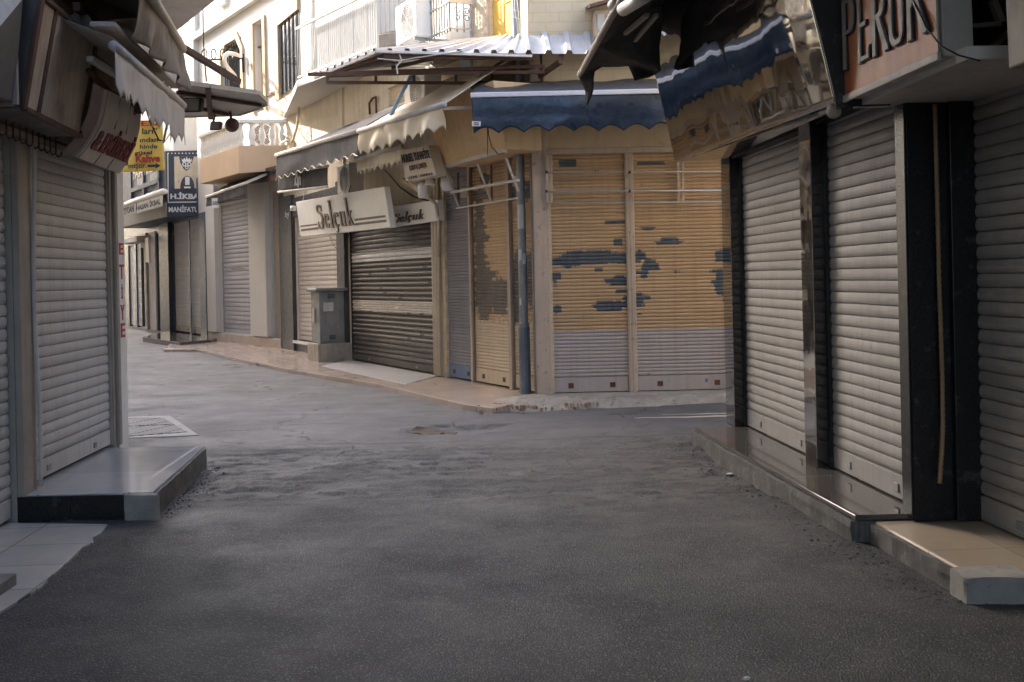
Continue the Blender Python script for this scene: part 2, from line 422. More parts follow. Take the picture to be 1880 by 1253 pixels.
m_grille = M('dark_grille', (.06,.055,.05), .6)
m_glass = M('dark_glass', (.03,.035,.04), .08, var=.2, bump=0, spec=.8)
m_bluepipe = M('blue_pipe', (.28,.52,.84), .4, var=.1)
m_bluewash = M('pale_blue_paint', (.55,.64,.74), .8, var=.1, vs=3, streak=.2, dirt=(.35,.36,.38))
m_yshut = M('yellow_shutter_paint', (.72,.46,.09), .5, var=.08, vs=3, streak=.15, dirt=(.4,.22,.06))
m_corr = M('corrugated_sheet', (.52,.53,.56), .45, .35, var=.12, vs=2.5, streak=.2, dirt=(.3,.24,.2))
m_lens = M('floodlight_glass', (.45,.45,.42), .15, var=.05, bump=0)
m_bulb = M('frosted_lamp', (.80,.79,.76), .3, var=.03, bump=0)
m_wire = M('black_cable', (.015,.014,.014), .6, bump=0)
m_wirew = M('white_cable', (.66,.62,.56), .6, bump=0)
m_hose = M('tan_conduit', (.34,.21,.11), .55, var=.15)
m_cab = M('grey_cabinet_paint', (.24,.25,.24), .55, .1, var=.18, vs=5, streak=.3, dirt=(.11,.10,.085), spots=.3, spotc=(.32,.31,.28), spsc=13)
m_paper = M('torn_paper', (.62,.60,.57), .9, var=.15, vs=9)
m_paperg = M('grey_paper_remains', (.30,.28,.26), .9, var=.2, vs=9)
m_card = M('wet_cardboard', (.10,.075,.05), .9, var=.3, vs=5)
m_stonew = M('broken_tile_mortar', (.33,.31,.28), .9, var=.2, vs=5, spots=.4)
m_curb = M('grimy_stone_riser', (.14,.135,.125), .8, var=.35, vs=5, streak=.6, dirt=(.05,.045,.04), spots=.5, spotc=(.3,.29,.27), spsc=12, bump=.4, bs=30)
m_pinkb = M('pinkish_stone', (.50,.42,.36), .7, var=.15, vs=3, streak=.3, dirt=(.3,.24,.2))
def mirror2():
    t = NT('polished_steel_strip'); p = t.pos()
    c = t.mix(t.rng(t.noise(p, 3, 5), .3, .7), (.42,.41,.40), (.55,.54,.52))
    t.bump(t.noise(p, 1.6, 3), .10, .02)
    return t.out(c, .04, 1.0, .5)
m_mirror2 = mirror2()
HR = 7.5
m_stone = M('tan_window_stone', (.44,.33,.20), .8, var=.15, vs=4, streak=.3, dirt=(.28,.2,.12))
m_leafb = M('brown_window_leaf', (.30,.18,.11), .7, var=.12, vs=4, streak=.3)
m_leaf = M('leaf_green', (.12,.17,.03), .6, var=.3)

def perspex():
    t = NT('red_brown_acrylic'); p = t.pos()
    n = t.noise(t.scale(p, (2.2,2.2,.8)), 1.8, 4)
    c = t.mix(t.rng(n, .3, .7), (.34,.085,.045), (.60,.24,.10))
    c = t.mix(t.math('MULTIPLY', t.rng(t.noise(t.scale(p,(12,12,.6)), 1.5, 5, .7), .5, .8), .4), c, (.50,.30,.18))
    return t.out(c, t.rng(t.noise(p, 5, 4), .3, .7, .36, .5), 0, .2)
m_persp = perspex()
def dirty_panel():
    t = NT('dirty_translucent_panel'); p = t.pos()
    n = t.noise(p, 1.6, 6, .7); st = t.noise(t.scale(p, (14,14,.5)), 1.4, 6, .75)
    c = t.mix(t.rng(n, .3, .7), (.42,.30,.19), (.80,.70,.56))
    c = t.mix(t.math('MULTIPLY', t.rng(st, .45, .72), .5), c, (.16,.115,.08))
    c = t.mix(t.math('MULTIPLY', t.rng(t.noise(p, 3.1, 5, .6), .56, .66), .45), c, (.10,.08,.06))
    return t.out(c, .35, 0, .5)
m_dirty = dirty_panel()
def mirror_mat():
    t = NT('crumpled_mirror_foil'); p = t.pos()
    c = t.mix(t.rng(t.noise(p, 4, 5), .3, .7), (.30,.29,.285), (.43,.42,.41))
    return t.out(c, .035, 1.0, .5)
m_mirror = mirror_mat()
def striped_glass():
    t = NT('reeded_glass'); s = t.sep(t.uv())
    st = t.noise(t.comb(t.math('MULTIPLY', s[0], 26.0), t.math('MULTIPLY', s[1], .5)), 1.0, 3, .6)
    c = t.mix(t.rng(st, .42, .6), (.05,.055,.065), (.36,.36,.33))
    return t.out(c, .2, 0, .5)
m_reed = striped_glass()
def brick_cream():
    t = NT('cream_painted_block'); uv = t.uv(); p = t.pos()
    b = t.n('ShaderNodeTexBrick'); t.lk(uv, b.inputs['Vector'])
    b.inputs['Scale'].default_value = 1; b.inputs['Brick Width'].default_value = .34; b.inputs['Row Height'].default_value = .125; b.inputs['Mortar Size'].default_value = .006
    n = t.rng(t.noise(p, 2, 6, .65), .3, .7)
    c = t.mix(n, (.58,.48,.33), (.70,.60,.43))
    c = t.mix(t.math('MULTIPLY', b.outputs['Fac'], .28), c, (.36,.25,.14))
    st = t.noise(p, 1.1, 6, .75)
    c = t.mix(t.math('MULTIPLY', t.rng(st, .60, .66), .6), c, (.42,.42,.44))
    t.bump(t.math('SUBTRACT', t.noise(p, 30, 4), b.outputs['Fac']), .3, .008)
    return t.out(c, .85)
m_brick = brick_cream()

# ------------------------------------------------------------------ reference planes
u_st = (-.0615, 1)
pL = G(213, 818, .19); L = Wall(pL, u_st)
pR = G(1365, 780, .16); R = Wall((pR.x - .10, pR.y), u_st, True)      # street face of the pilasters
pA = G(985, 722, .08); pA2 = G(530, 640, .08); A = Wall(pA, (pA2 - pA)[:2], True)
pF = G(1015, 724, .08); Fw = Wall((pA.x, pF.y), (1, .0))
pB2 = G(388, 622, .10)
B = Wall(pA2, (pB2 - pA2)[:2], True)
pC2 = G(318, 610, .12)
Cw = Wall(pB2, (pC2 - pB2)[:2], True)
HL = 12.4
Z = lambda W, px, py, o=0: W.q(px, py, o)[1]
S = lambda W, px, py, o=0: W.q(px, py, o)[0]

# ------------------------------------------------------------------ street
def frange(a, b, st):
    n = max(1, round((b-a)/st)); return [a + (b-a)*i/n for i in range(n)]
xs = [-90,-40,-20,-12] + frange(-8,-4.2,.4) + frange(-4.2,4.2,.034) + frange(4.2,9,.5) + [9,14,40,90]
ys = [-60,-20,-8,0] + frange(2.5,4,.3) + frange(4,7,.06) + frange(7,13.2,.032) + frange(13.2,18,.09) + frange(18,40,.7) + [40,60,110]
def sm(a, b, x):
    t = max(0, min(1, (x-a)/(b-a))); return t*t*(3-2*t)
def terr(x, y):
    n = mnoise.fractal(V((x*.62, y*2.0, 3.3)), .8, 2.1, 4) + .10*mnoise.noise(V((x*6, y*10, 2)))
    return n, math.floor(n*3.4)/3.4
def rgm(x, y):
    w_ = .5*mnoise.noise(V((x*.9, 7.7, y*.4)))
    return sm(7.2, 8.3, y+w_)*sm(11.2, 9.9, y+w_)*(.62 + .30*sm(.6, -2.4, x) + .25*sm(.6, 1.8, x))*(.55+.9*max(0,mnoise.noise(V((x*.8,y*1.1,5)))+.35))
def wear_shadef(x, y):
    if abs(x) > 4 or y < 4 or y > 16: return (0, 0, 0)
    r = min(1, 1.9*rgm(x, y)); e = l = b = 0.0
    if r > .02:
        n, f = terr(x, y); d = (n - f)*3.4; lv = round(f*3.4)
        e = max(0, 1 - d/.13)*r*(.9 if mnoise.noise(V((x*1.3,y*2,8))) > -.25 else .25)  # shadow line of each broken ledge, put into the colour
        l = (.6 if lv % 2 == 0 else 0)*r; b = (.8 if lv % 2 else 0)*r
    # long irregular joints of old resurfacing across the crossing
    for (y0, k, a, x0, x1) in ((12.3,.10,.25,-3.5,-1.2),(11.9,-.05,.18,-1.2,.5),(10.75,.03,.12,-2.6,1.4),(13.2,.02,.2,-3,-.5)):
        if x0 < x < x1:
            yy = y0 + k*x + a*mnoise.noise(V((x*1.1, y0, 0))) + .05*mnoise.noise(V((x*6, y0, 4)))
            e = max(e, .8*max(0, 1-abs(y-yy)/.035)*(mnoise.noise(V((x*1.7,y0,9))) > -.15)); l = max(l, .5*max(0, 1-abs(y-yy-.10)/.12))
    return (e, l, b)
def gh(x, y):
    if abs(x) > 8 or y < 2 or y > 36: return 0
    k = sm(8, 5, abs(x))*sm(2, 4, y)*sm(36, 24, y)
    q = V((x, y, 0))
    h = .011*mnoise.fractal(q*.45, .8, 2.0, 4) + .006*mnoise.fractal(q*2.1 + V((9,3,1)), .8, 2.0, 4)
    rg = rgm(x, y)
    if rg > .01:
        n, f_ = terr(x, y)
        h += rg*.060*(f_*.8 + n*.2) + (.010*mnoise.noise(V((x*17,y*17,2))) + .006*mnoise.noise(V((x*31,y*31,6))))*rg*(1 if round(f_*3.4) % 2 else .15) + rg*.012*mnoise.fractal(V((x*7, y*14, 1.3)), .8, 2.0, 4)
    # worn dip in the middle of the crossing
    d = math.hypot((x+.62)/.62, (y-11.55)/.36) + .35*mnoise.noise(V((x*4, y*6, 0)))
    h -= .05*sm(1.1, .6, d)
    return h*k
gm = MB(); wear_shade = []
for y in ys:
    for x in xs: gm.v.append(V((x, y, gh(x, y)))); wear_shade.append(wear_shadef(x, y))
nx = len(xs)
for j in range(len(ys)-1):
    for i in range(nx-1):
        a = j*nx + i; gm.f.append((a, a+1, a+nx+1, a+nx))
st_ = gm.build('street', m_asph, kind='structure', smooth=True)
ca = st_.data.color_attributes.new('wear_shade', 'FLOAT_COLOR', 'POINT')
for i, (e_, l_, b_) in enumerate(wear_shade): ca.data[i].color = (e_, l_, b_, 1)

# --- pavements and shop platforms
def slab(name, pts, z0, z1, mat, label=None, bevel=.008, **kw):
    mb = MB(); mb.prism([(p[0], p[1], z0) for p in pts], (0,0,z1-z0))
    return mb.build(name, mat, kind='structure', bevel=bevel, **kw)
m_tileL = tile_mat('grey_glazed_tile', (.40,.40,.41), .07, 1.08, .62, u_st, (1,.0615), gw=.008, off=(.2,.33))
m_tileL2 = tile_mat('cream_glazed_tile', (.50,.47,.44), .2, .5, .5, u_st, (1,.0615), gw=.008, off=(.1,.2))
m_tileR = tile_mat('polished_dark_stone', (.10,.092,.086), .06, 1.3, .95, u_st, (1,.0615), gw=.004, grout=(.05,.045,.04), off=(.3,.1))
m_tileR2 = tile_mat('cream_ceramic_tile', (.43,.35,.26), .2, .6, .6, u_st, (1,.0615), gw=.006, off=(.45,.1))
m_pave = tile_mat('pinkish_marble_paving', (.50,.40,.33), .16, .9, .55, A.u[:2], A.n[:2], gw=.006, var=.12, off=(0,.1))
m_pavew = M('pale_marble_paving', (.43,.41,.40), .4, var=.06, vs=2, bump=0)
zl = .19
c_n = G(280, 903, zl); c_f = G(375, 818, zl)
lw = lambda y: L.w((y - L.p.y)/L.u.y, 0)
yn, yf = c_n.y, c_f.y
wn, wf = lw(yn), lw(yf+.02)
slab('pavement', [(wn.x-.35,yn),(c_n.x,c_n.y),(c_f.x,c_f.y),(wf.x-.35,yf)], .0, zl-.004, m_tileL)
mb = MB()   # black tiled front riser
a0 = wn.x; w_ = (c_n.x - .19 - a0)/2
r = slab('pavement_riser', [(a0, yn-.03),(a0+w_-.004, yn-.03),(a0+w_-.004, yn-.001),(a0, yn-.001)], .0, zl-.012, m_granite2, bevel=.003)
slab('pavement_riser', [(a0+w_+.004, yn-.03),(a0+2*w_, yn-.03),(a0+2*w_, yn-.001),(a0+w_+.004, yn-.001)], .0, zl-.012, m_granite2, bevel=.003)
# rough mortar corner
mb = MB()
d_ = V((c_f.x-c_n.x, c_f.y-c_n.y, 0)); nn = V((d_.y, -d_.x, 0)).normalized()
mb.grid(lambda u, v: V((c_n.x, c_n.y, 0)) + d_*u + nn*(.004 + .012*abs(mnoise.noise(V((u*9, v*2, 5))))) + V((0,0,-.02 + v*(zl-.004))), 30, 3)
mb.build('pavement_riser', m_curb, kind='structure', solid=.02)
# low cream tiles in front of the nearer left shop
pts = [G(x, y, .012) for x, y in ((198,963),(186,978),(170,986),(172,996),(152,1003),(128,1028),(100,1052),(76,1076))]
poly = [(wn.x-.35, yn-.005)] + [(p.x, p.y) for p in pts] + [(pts[-1].x-.02, 4.9), (-3.7, 4.9)]
slab('pavement', poly, -.02, .013, m_tileL2, bevel=.002)
c1 = G(31, 1052, .075)
slab('pavement', [(c1.x, c1.y),(c1.x-.9, c1.y),(c1.x-.9, 2.5),(c1.x+.12, 2.5)], -.02, .075, m_concd)
# right: dark polished platform and cream platform
zr = .16
q0, q1, q2 = G(1275,786,zr), G(1570,946,zr), G(1756,941,zr)
rw = lambda y: R.w((y - R.p.y)/R.u.y, 0)
slab('pavement', [(q0.x,q0.y),(q1.x,q1.y),(rw(q1.y).x+.75,q1.y+.01),(rw(q0.y).x+.75,q0.y)], zr-.035, zr, m_tileR, bevel=.006)
mb = MB()
def riser(name, p, q, z0, z1, mat, wob=.012, inset=.012):
    mb = MB(); d_ = V((q[0]-p[0], q[1]-p[1], 0)); nn = V((d_.y, -d_.x, 0)).normalized()
    mb.grid(lambda u, v: V((p[0],p[1],0)) + d_*u + nn*(-inset + wob*mnoise.noise(V((u*9, v*2, 7)))) + V((0,0,z0 + v*(z1-z0))), 36, 4)
    return mb.build(name, mat, kind='structure', solid=.03)
riser('pavement_riser', (q1.x,q1.y), (q0.x,q0.y), -.03, zr-.037, m_curb)
riser('pavement_riser', (q1.x+.16,q1.y+.02), (q1.x,q1.y+.02), -.03, zr-.037, m_curb)
e0, e1 = G(1592,954,.125), G(1776,1058,.125)
slab('pavement', [(e0.x+.03,q1.y-.012),(e1.x+.03,e1.y),(rw(e1.y).x+.95,e1.y),(rw(q1.y).x+.75,q1.y-.012)], .02, .125, m_tileR2, bevel=.01)
riser('pavement_riser', (e1.x,e1.y), (e0.x,q1.y-.02), -.03, .112, m_curb, .014, -.012)
def rough_block(name, lo, hi, mat, amp=.012, seed=0, cuts=7, parent=None):
    bm = bmesh.new(); bmesh.ops.create_cube(bm, size=1.0)
    bmesh.ops.subdivide_edges(bm, edges=bm.edges[:], cuts=cuts, use_grid_fill=True)
    mb = MB(); lo, hi = V(lo), V(hi)
    for v in bm.verts:
        p = V([lo[i] + (hi[i]-lo[i])*(v.co[i]+.5) for i in range(3)])
        k = sum(1 for i in range(3) if abs(v.co[i]) > .49)
        n = V((mnoise.noise(p*9+V((seed,0,0))), mnoise.noise(p*9+V((0,seed,5))), mnoise.noise(p*9+V((3,0,seed)))))
        inn = (lo+hi)/2 - p
        mb.v.append(p + n*amp + inn*(.035*(k-1)*(1+1.5*mnoise.noise(p*14)) if k > 1 else 0))
    bm.verts.index_update(); mb.f = [tuple(v.index for v in f.verts) for f in bm.faces]; bm.free()
    return mb.build(name, mat, kind='structure', bevel=0)
rough_block('pavement_riser', (a0+2*w_+.006,yn-.055,-.05), (a0+2*w_+.235,yn+.02,zl-.012), m_stonew, .012, 8)
rough_block('pavement_riser', (e1.x-.03,e1.y-.05,-.05), (e1.x+.30,e1.y+.16,.132), m_stonew, .010, 3)
# left side pavement before the cream, ivory and yellow shops
edge = [(300,641),(360,641),(430,657),(520,676),(600,690),(690,704),(790,728),(850,742),(905,750)]
ez = .07
pp = [G(x, y, ez) for x, y in edge]
back = [A.w(-.05, 0, -.3), A.w((pA2-pA).length, 0, -.3), B.w((pB2-pA2).length, 0, -.3), Cw.w((pC2-pB2).length+.0, 0, -.3)]
pave = [(p.x, p.y) for p in pp] + [(p.x, p.y) for p in back]
slab('pavement', pave, -.05, ez, m_pave, bevel=.01)
a1, a2 = S(A, 648, 662), S(A, 800, 690)
p_ = [A.w(a2-.15,0,.02), A.w(a1+.15,0,.02), G(590,672,.078), G(745,705,.078)]
slab('pavement', [(p.x, p.y) for p in p_], ez-.02, ez+.008, m_pavew, bevel=.003)
# broken concrete strip round the yellow corner
edge2 = [(880,741),(905,748),(935,751),(960,752),(1000,750),(1045,746),(1090,744),(1150,742),(1250,737),(1340,732),(1420,729)]
mb = MB()
top = [G(x, y, .05) for x, y in edge2]
def strip(u, v):
    k = u*(len(top)-1); i = min(int(k), len(top)-2); f = k-i
    p = top[i].lerp(top[i+1], f)
    inner = V((p.x, pF.y+.25, 0)) if p.x > pA.x else A.w(max(0.0, (p - A.p).dot(A.u)), 0, -.25)
    n = mnoise.fractal(V((p.x*5, v*4, 1)), .8, 2, 4)
    z = .085*sm(0, .28, v) - .05*(1-sm(0, .1, v)) + .03*n*(1-sm(.3,.8,v))
    q = V((p.x, p.y, 0)).lerp(V((inner.x, inner.y, 0)), v)
    return V((q.x + .03*n*(1-v), q.y - .06*abs(n)*(1-v), z))
mb.grid(strip, 90, 12)
mb.build('pavement', m_conc, kind='structure', smooth=False)
rn = random.Random(4)
mb = MB()
for i in range(120):     # rubble crumbs: one uncountable scatter
    x, y = rn.choice([(900,742),(940,744),(965,745),(1045,741),(1060,740),(925,748)])
    p = G(x + rn.gauss(0,30), y + rn.gauss(0,3.2), .06)
    s_ = rn.choice((.006,.009,.013,.018,.03))*rn.uniform(.7,1.1); an = rn.uniform(0,6)
    pts = [p + V((math.cos(an+k*1.3)*s_*rn.uniform(.6,1.2), math.sin(an+k*1.3)*s_*rn.uniform(.6,1.2), -.03)) for k in range(5)]
    mb.prism(pts, (rn.uniform(-.01,.01), rn.uniform(-.01,.01), .03+s_*rn.uniform(.3,.9)))
mb.build('rubble', m_rubble, kind='stuff', bevel=.004)
# dark marble doorstep of the far shop
fs = [G(262,619,.14), G(330,629,.14), G(388,624,.14)]
slab('pavement', [(p.x, p.y) for p in fs] + [(p.x, p.y) for p in (Cw.w(-.05,0,-.3), Cw.w(6,0,-.3))], -.03, .14, m_tileR, bevel=.01)
m_grit = M('asphalt_grit', (.10,.096,.092), .95, var=.5, vs=30, bump=0)
mb = MB(); rn = random.Random(11)
lines = [((c_n.x+.03,c_n.y),(c_f.x+.05,c_f.y),420,.09),((q1.x-.03,q1.y),(q0.x-.02,q0.y),800,.12),((e1.x-.03,e1.y-.05),(q1.x,q1.y),420,.11),((e1.x-.05,e1.y-.07),(e1.x+.4,e1.y-.03),140,.07),((a0,yn-.05),(c_n.x,yn-.05),60,.02)]
for (p, q, n, sp) in lines:
    for i in range(n):
        t = rn.random(); d = V((q[0]-p[0], q[1]-p[1], 0)); nr_ = V((d.y,-d.x,0)).normalized()
        if p[0] < 0: sgn = 1
        else: sgn = -1
        off = abs(rn.gauss(0, sp))
        c = V((p[0],p[1],0)) + d*t + nr_*(off*sgn if abs(d.y) > .5 else -off)
        c.z = gh(c.x, c.y); s_ = rn.choice((.002,.003,.003,.004,.005,.008))*rn.uniform(.7,1.2); an = rn.uniform(0,6)
        mb.prism([c + V((math.cos(an+k*1.57)*s_*rn.uniform(.7,1.2), math.sin(an+k*1.57)*s_, -.01)) for k in range(4)], (rn.uniform(-.003,.003), 0, .01+s_*rn.uniform(.4,1)))
for i in range(700):
    c = V((rn.uniform(-3.4,2.2), rn.uniform(4.2,13.5), 0)); r = rgm(c.x, c.y)
    if rn.random() > .12 + r*.8: continue
    c.z = gh(c.x,c.y); s_ = rn.choice((.003,.004,.006)); an = rn.uniform(0,6)
    mb.prism([c + V((math.cos(an+k*1.57)*s_, math.sin(an+k*1.57)*s_*rn.uniform(.6,1.1), -.01)) for k in range(4)], (0, 0, .01+s_*.6))
mb.build('grit', m_grit, kind='stuff')
# grating, flat rag, pale streaks
m_grate = tile_mat('pale_slotted_slab', (.27,.26,.25), .6, .30, .065, (.94,-.34), (.34,.94), gw=.022, grout=(.09,.085,.08), var=.1, bump=.3)
m_slabp = M('pale_stone_slab', (.27,.26,.25), .7, var=.12, vs=4, spots=.3)
mb = MB()
g4 = [G(222,766,.010),G(312,763,.010),G(365,799,.010),G(214,805,.010)]
th = thing('drain_cover', 'pale slotted drain slabs let into the asphalt beside the white corner post', 'drain cover', (g4[0].x, g4[0].y, 0))
MB().prism([p - V((0,0,.06)) for p in g4], (0,0,.06)).build('surround', m_slabp, th, bevel=.004)
i4 = [g4[0].lerp(g4[2],.06), g4[1].lerp(g4[3],.14), g4[2].lerp(g4[0],.14), g4[3].lerp(g4[1],.04)]
mm = lambda t: i4[0].lerp(i4[3],t); mn = lambda t: i4[1].lerp(i4[2],t)
for t0, t1 in ((0,.485),(.515,1)):
    MB().prism([p + V((0,0,-.01)) for p in (mm(t0), mn(t0), mn(t1), mm(t1))], (0,0,.016)).build('slotted_slab', m_grate, th)
rg = [(745,788),(765,784),(800,783),(822,787),(840,788),(832,794),(812,796),(792,793),(770,796),(748,793)]
mb = MB(); pts = [G(x, y, 0) for x, y in rg]
cen = sum(pts, V())/len(pts)
def rag(u, v):
    k = u*len(pts); i = int(k) % len(pts); p = pts[i].lerp(pts[(i+1) % len(pts)], k-int(k))
    q = cen.lerp(p, v); q.z = gh(q.x, q.y) + .012 + .03*abs(mnoise.noise(q*5))*(1 if v < .95 else .3); return q
mb.grid(rag, 40, 6)
mb.build('cardboard_scrap', m_card, solid=.006, label='flattened brown scrap lying in the dip of the asphalt crossing', cat='scrap')
m_line = M('pale_streak', (.62,.56,.46), .8, var=.15, vs=5)  # thin pale tapering streaks across the asphalt
mb = MB(); l4 = [G(1168,768,.03), G(1345,765.5,.03), G(1345,763,.03), G(1200,767,.03)]
for i, (x0,y0,x1,y1,wd) in enumerate(((1165,769,1345,765,1.5),(1215,763,1345,760,.7))):
    def ln(u, v):
        p = G(x0+(x1-x0)*u, y0+(y1-y0)*u + (v-.5)*2*wd*(.25+.75*u), 0); p.z = gh(p.x, p.y) + .006; return p
    mb.grid(ln, 40, 2)
mb.build('ground_streak', m_line, kind='structure')
for i, (x, y, lab) in enumerate(((1340,862,'small white litter flake on asphalt beside the right kerb'),(430,661,'small white litter flake on the far pinkish pavement edge'),(1369,1241,'tiny pale litter flake near the bottom edge of the picture'))):
    p = G(x, y, .02 if i != 1 else .08); p.z = max(gh(p.x,p.y), .078 if i == 1 else -1) + .006
    a = i*1.1; s_ = .028 if i < 2 else .010
    MB().prism([p + V((math.cos(a+k*1.2)*s_*(1+.5*(k % 2)), math.sin(a+k*1.2)*s_, 0)) for k in range(5)], (.004,0,.01)).build('litter', m_paper, label=lab, cat='litter', group='litter on the ground')
# ------------------------------------------------------------------ buildings
def wall_open(mb, W, a0, a1, z0, z1, ops, o=0.0, depth=.14):
    As = sorted(set([a0, a1] + [x for q in ops for x in q[:2] if a0 < x < a1]))
    Zs = sorted(set([z0, z1] + [x for q in ops for x in q[2:] if z0 < x < z1]))
    for i in range(len(As)-1):
        for j in range(len(Zs)-1):
            ca, cz = (As[i]+As[i+1])/2, (Zs[j]+Zs[j+1])/2
            if any(q[0] < ca < q[1] and q[2] < cz < q[3] for q in ops): continue
            mb.add([W.w(As[i],Zs[j],o),W.w(As[i+1],Zs[j],o),W.w(As[i+1],Zs[j+1],o),W.w(As[i],Zs[j+1],o)], [(0,1,2,3)])
    for q in ops:
        b0, b1, y0, y1 = q
        y0 = max(y0, z0); y1 = min(y1, z1)
        for (p1, p2) in (((b0,y0),(b0,y1)),((b1,y0),(b1,y1)),((b0,y1),(b1,y1)),((b0,y0),(b1,y0))):
            mb.add([W.w(*p1,o),W.w(*p2,o),W.w(*p2,o-depth),W.w(*p1,o-depth)], [(0,1,2,3)])
    return mb
PROF = [(0,-.75),(.045,.25),(.14,.66),(.34,1.0),(.58,.98),(.82,.66),(.95,.36),(.975,.2)]
PROF_F = [(0,-.6),(.10,.35),(.35,1.0),(.65,1.0),(.90,.35)]
def shutter(bld, W, a0, a1, z0, z1, off, pitch, mat, label=None, depth=.013, barh=.12, barmat=None, guide=None, gw=.05, prof=PROF, bow=.004, gl=True, gr=True, seed=0, name='roller_shutter'):
    mb = MB(); k = int(math.ceil((z1-z0-barh)/pitch)); zs = []
    for i in range(k):
        for t, o in prof: zs.append((z0+barh+(i+t)*pitch, o*depth, i))
    zs.append((z0+barh+k*pitch, -depth*.7, k))
    nu = 14
    rr = random.Random(seed)
    jit = [rr.uniform(-1,1) for _ in range(k+2)]
    kk = len(mb.v)
    for z, o, i in zs:
        for c in range(nu+1):
            u = c/nu; a = a0 + (a1-a0)*u
            n = mnoise.noise(V((a*1.1+seed*7, z*1.7, seed)))*bow + jit[i]*.0012
            mb.v.append(W.w(a, z + jit[i]*.0015*(u-.5)*2, off + o + n))
    for j in range(len(zs)-1):
        for c in range(nu):
            q = kk + j*(nu+1) + c; mb.f.append((q, q+1, q+nu+2, q+nu+1))
    sh = mb.build(name, mat, bld, label=label, u=W.u)
    if barh: MB().box(W, a0+.004, a1-.004, z0+.006, z0+barh-.004, off-.012, off+depth+.004).build('bottom_bar', barmat or mat, sh, u=W.u, bevel=.004)
    if barh > .1 and a1 - a0 > .8:
        for fr in (.22, .78):
            aa = a0 + (a1-a0)*fr
            MB().box(W, aa-.035, aa+.035, z0+barh*.3, z0+barh*.62, off+depth+.001, off+depth+.014).build('lock_plate', m_rust if pitch < .06 else m_steel, sh, bevel=.003)
    if guide:
        for x, on in ((a0-gw, gl), (a1, gr)):
            if on: MB().box(W, x, x+gw, z0, z1, off-.03, off+depth+.022).build('guide_rail', guide, sh, u=W.u, bevel=.004)
    return sh
def body(bld, pts, H, mat, z0=-.05):
    mb = MB(); mb.prism([(p[0],p[1],z0) for p in pts], (0,0,H-z0)); return mb.build('wall', mat, bld)

sl_left = slat_mat('shutter_slats_pale_grey', (.50,.485,.47), .082, streak=.45, dirt=(.20,.165,.13), var=.10, spots=.4)
sl_right = slat_mat('shutter_slats_warm_grey', (.36,.34,.32), .08, streak=.4, dirt=(.19,.165,.145), var=.10, rub=.25)
sl_rnear = slat_mat('shutter_slats_dusty', (.33,.305,.28), .08, streak=.3, dirt=(.15,.13,.11), var=.14, rub=.55)
sl_far = slat_mat('shutter_slats_lilac_grey', (.40,.39,.41), .115, streak=.25, var=.10)
sl_ivory = slat_mat('shutter_slats_ivory', (.56,.50,.44), .1, streak=.2, var=.08)
sl_dark = slat_mat('shutter_slats_dark', (.085,.078,.072), .085, streak=.25, dirt=(.17,.15,.13), var=.15, rub=.4,
    bands=None)
# ---- left shop row
bl = thing('shop_building', 'near left shop block with pale grey roller shutters and a white corner post', 'building', (L.w(0,0,-1).x, L.w(0,0,-1).y, 0))
aN0, aM0, aM1, aE0, aE1 = S(L,24,560), S(L,50,600), S(L,205,560), S(L,213,560), S(L,229,560)
near0 = aN0 - 2.3
mb = MB(); wall_open(mb, L, -16, aE0, -.05, 3.3, [(aM0,aM1,zl-.03,2.62),(near0,aN0,-.02,2.62)], 0, .12)
mb.build('wall', m_frame, bl, u=L.u)
MB().box(L, aE0, aE1, 0, 3.3, -.3, .012).build('corner_post', m_wpaint, bl, u=L.u, bevel=.01, label='white corner post with red upright letters')
shutter(bl, L, aM0+.015, aM1-.012, zl+.012, 2.66, -.05, .082, sl_left, 'long pale grey roller shutter beside the white post', barh=.14, seed=1, guide=m_frame, gw=.012)
shutter(bl, L, near0, aN0-.012, .035, 2.66, -.05, .082, sl_left, 'pale grey roller shutter cut by the left picture edge', barh=.14, seed=2)
MB().box(L, aN0, aM0, .03, 2.62, .001, .05).build('pilaster', m_frame, bl, u=L.u, bevel=.006)
MB().box(L, aE0-.001-.07, aE0-.004, zl, 2.62, .002, .035).build('pilaster', m_frame, bl, u=L.u, bevel=.006)
th = None
mb = MB(); mb.tube([L.w(aM0-.035, z, .075 + .012*math.sin(z*3)) for z in [zl+.02+i*.2 for i in range(13)]], .016, 8)
mb.build('drain_pipe', m_framel, bl, smooth=True)
mb = MB()
for z0_, z1_, ch in ((0,0,'E'),(0,0,'T'),(0,0,'İ'),(0,0,'Y'),(0,0,'E')): pass
for ch, y0, y1 in (('E',468,447),('T',513,486),('İ',549,522),('Y',588,560),('E',620,594)):
    zz0, zz1 = Z(L,221,y0), Z(L,221,y1)
    w0, w1 = aE0 + (aE1-aE0)*.30, aE0 + (aE1-aE0)*.78
    if ch == 'İ': w0, w1 = aE0 + (aE1-aE0)*.46, aE0 + (aE1-aE0)*.62
    text(mb, ch, L.w(w0,zz0,.013), L.w(w1,zz0,.013), L.w(w0,zz1,.013), depth=.004, bold=.02)
mb.build('lettering', m_letterr, bl, label='red upright letters spelling ETİYE down the white post')
eP = L.w(aE1, 0, 0)
body(bl, [L.w(-16,0,-.16)[:2], L.w(aE1-.02,0,-.16)[:2], (eP.x-.1-.507*42, eP.y-.05+42), (-44, eP.y+42), (-44,-16)], HL, m_cream)
# upper floor skin, a little proud
MB().box(L, -16, aE1-.01, 3.3, HL+.02, -.15, .0).build('upper_wall', m_cream, bl, u=L.u)
# small white moulding pieces of the eave over the junction
e = [at(400,-6,10.75), at(325,60,12.1)]
zc = 4.42
ev = [V((-2.84,10.75,zc)), V((-3.66,12.1,zc)), V((-4.6,11.2,zc)), V((-3.62,9.7,zc)), V((-3.2,6.0,zc)), V((-2.2,6.0,zc)), V((-2.3,9.9,zc))]
MB().prism(ev, (0,0,.14)).build('overhead_slab', m_drab_cloth, bl)


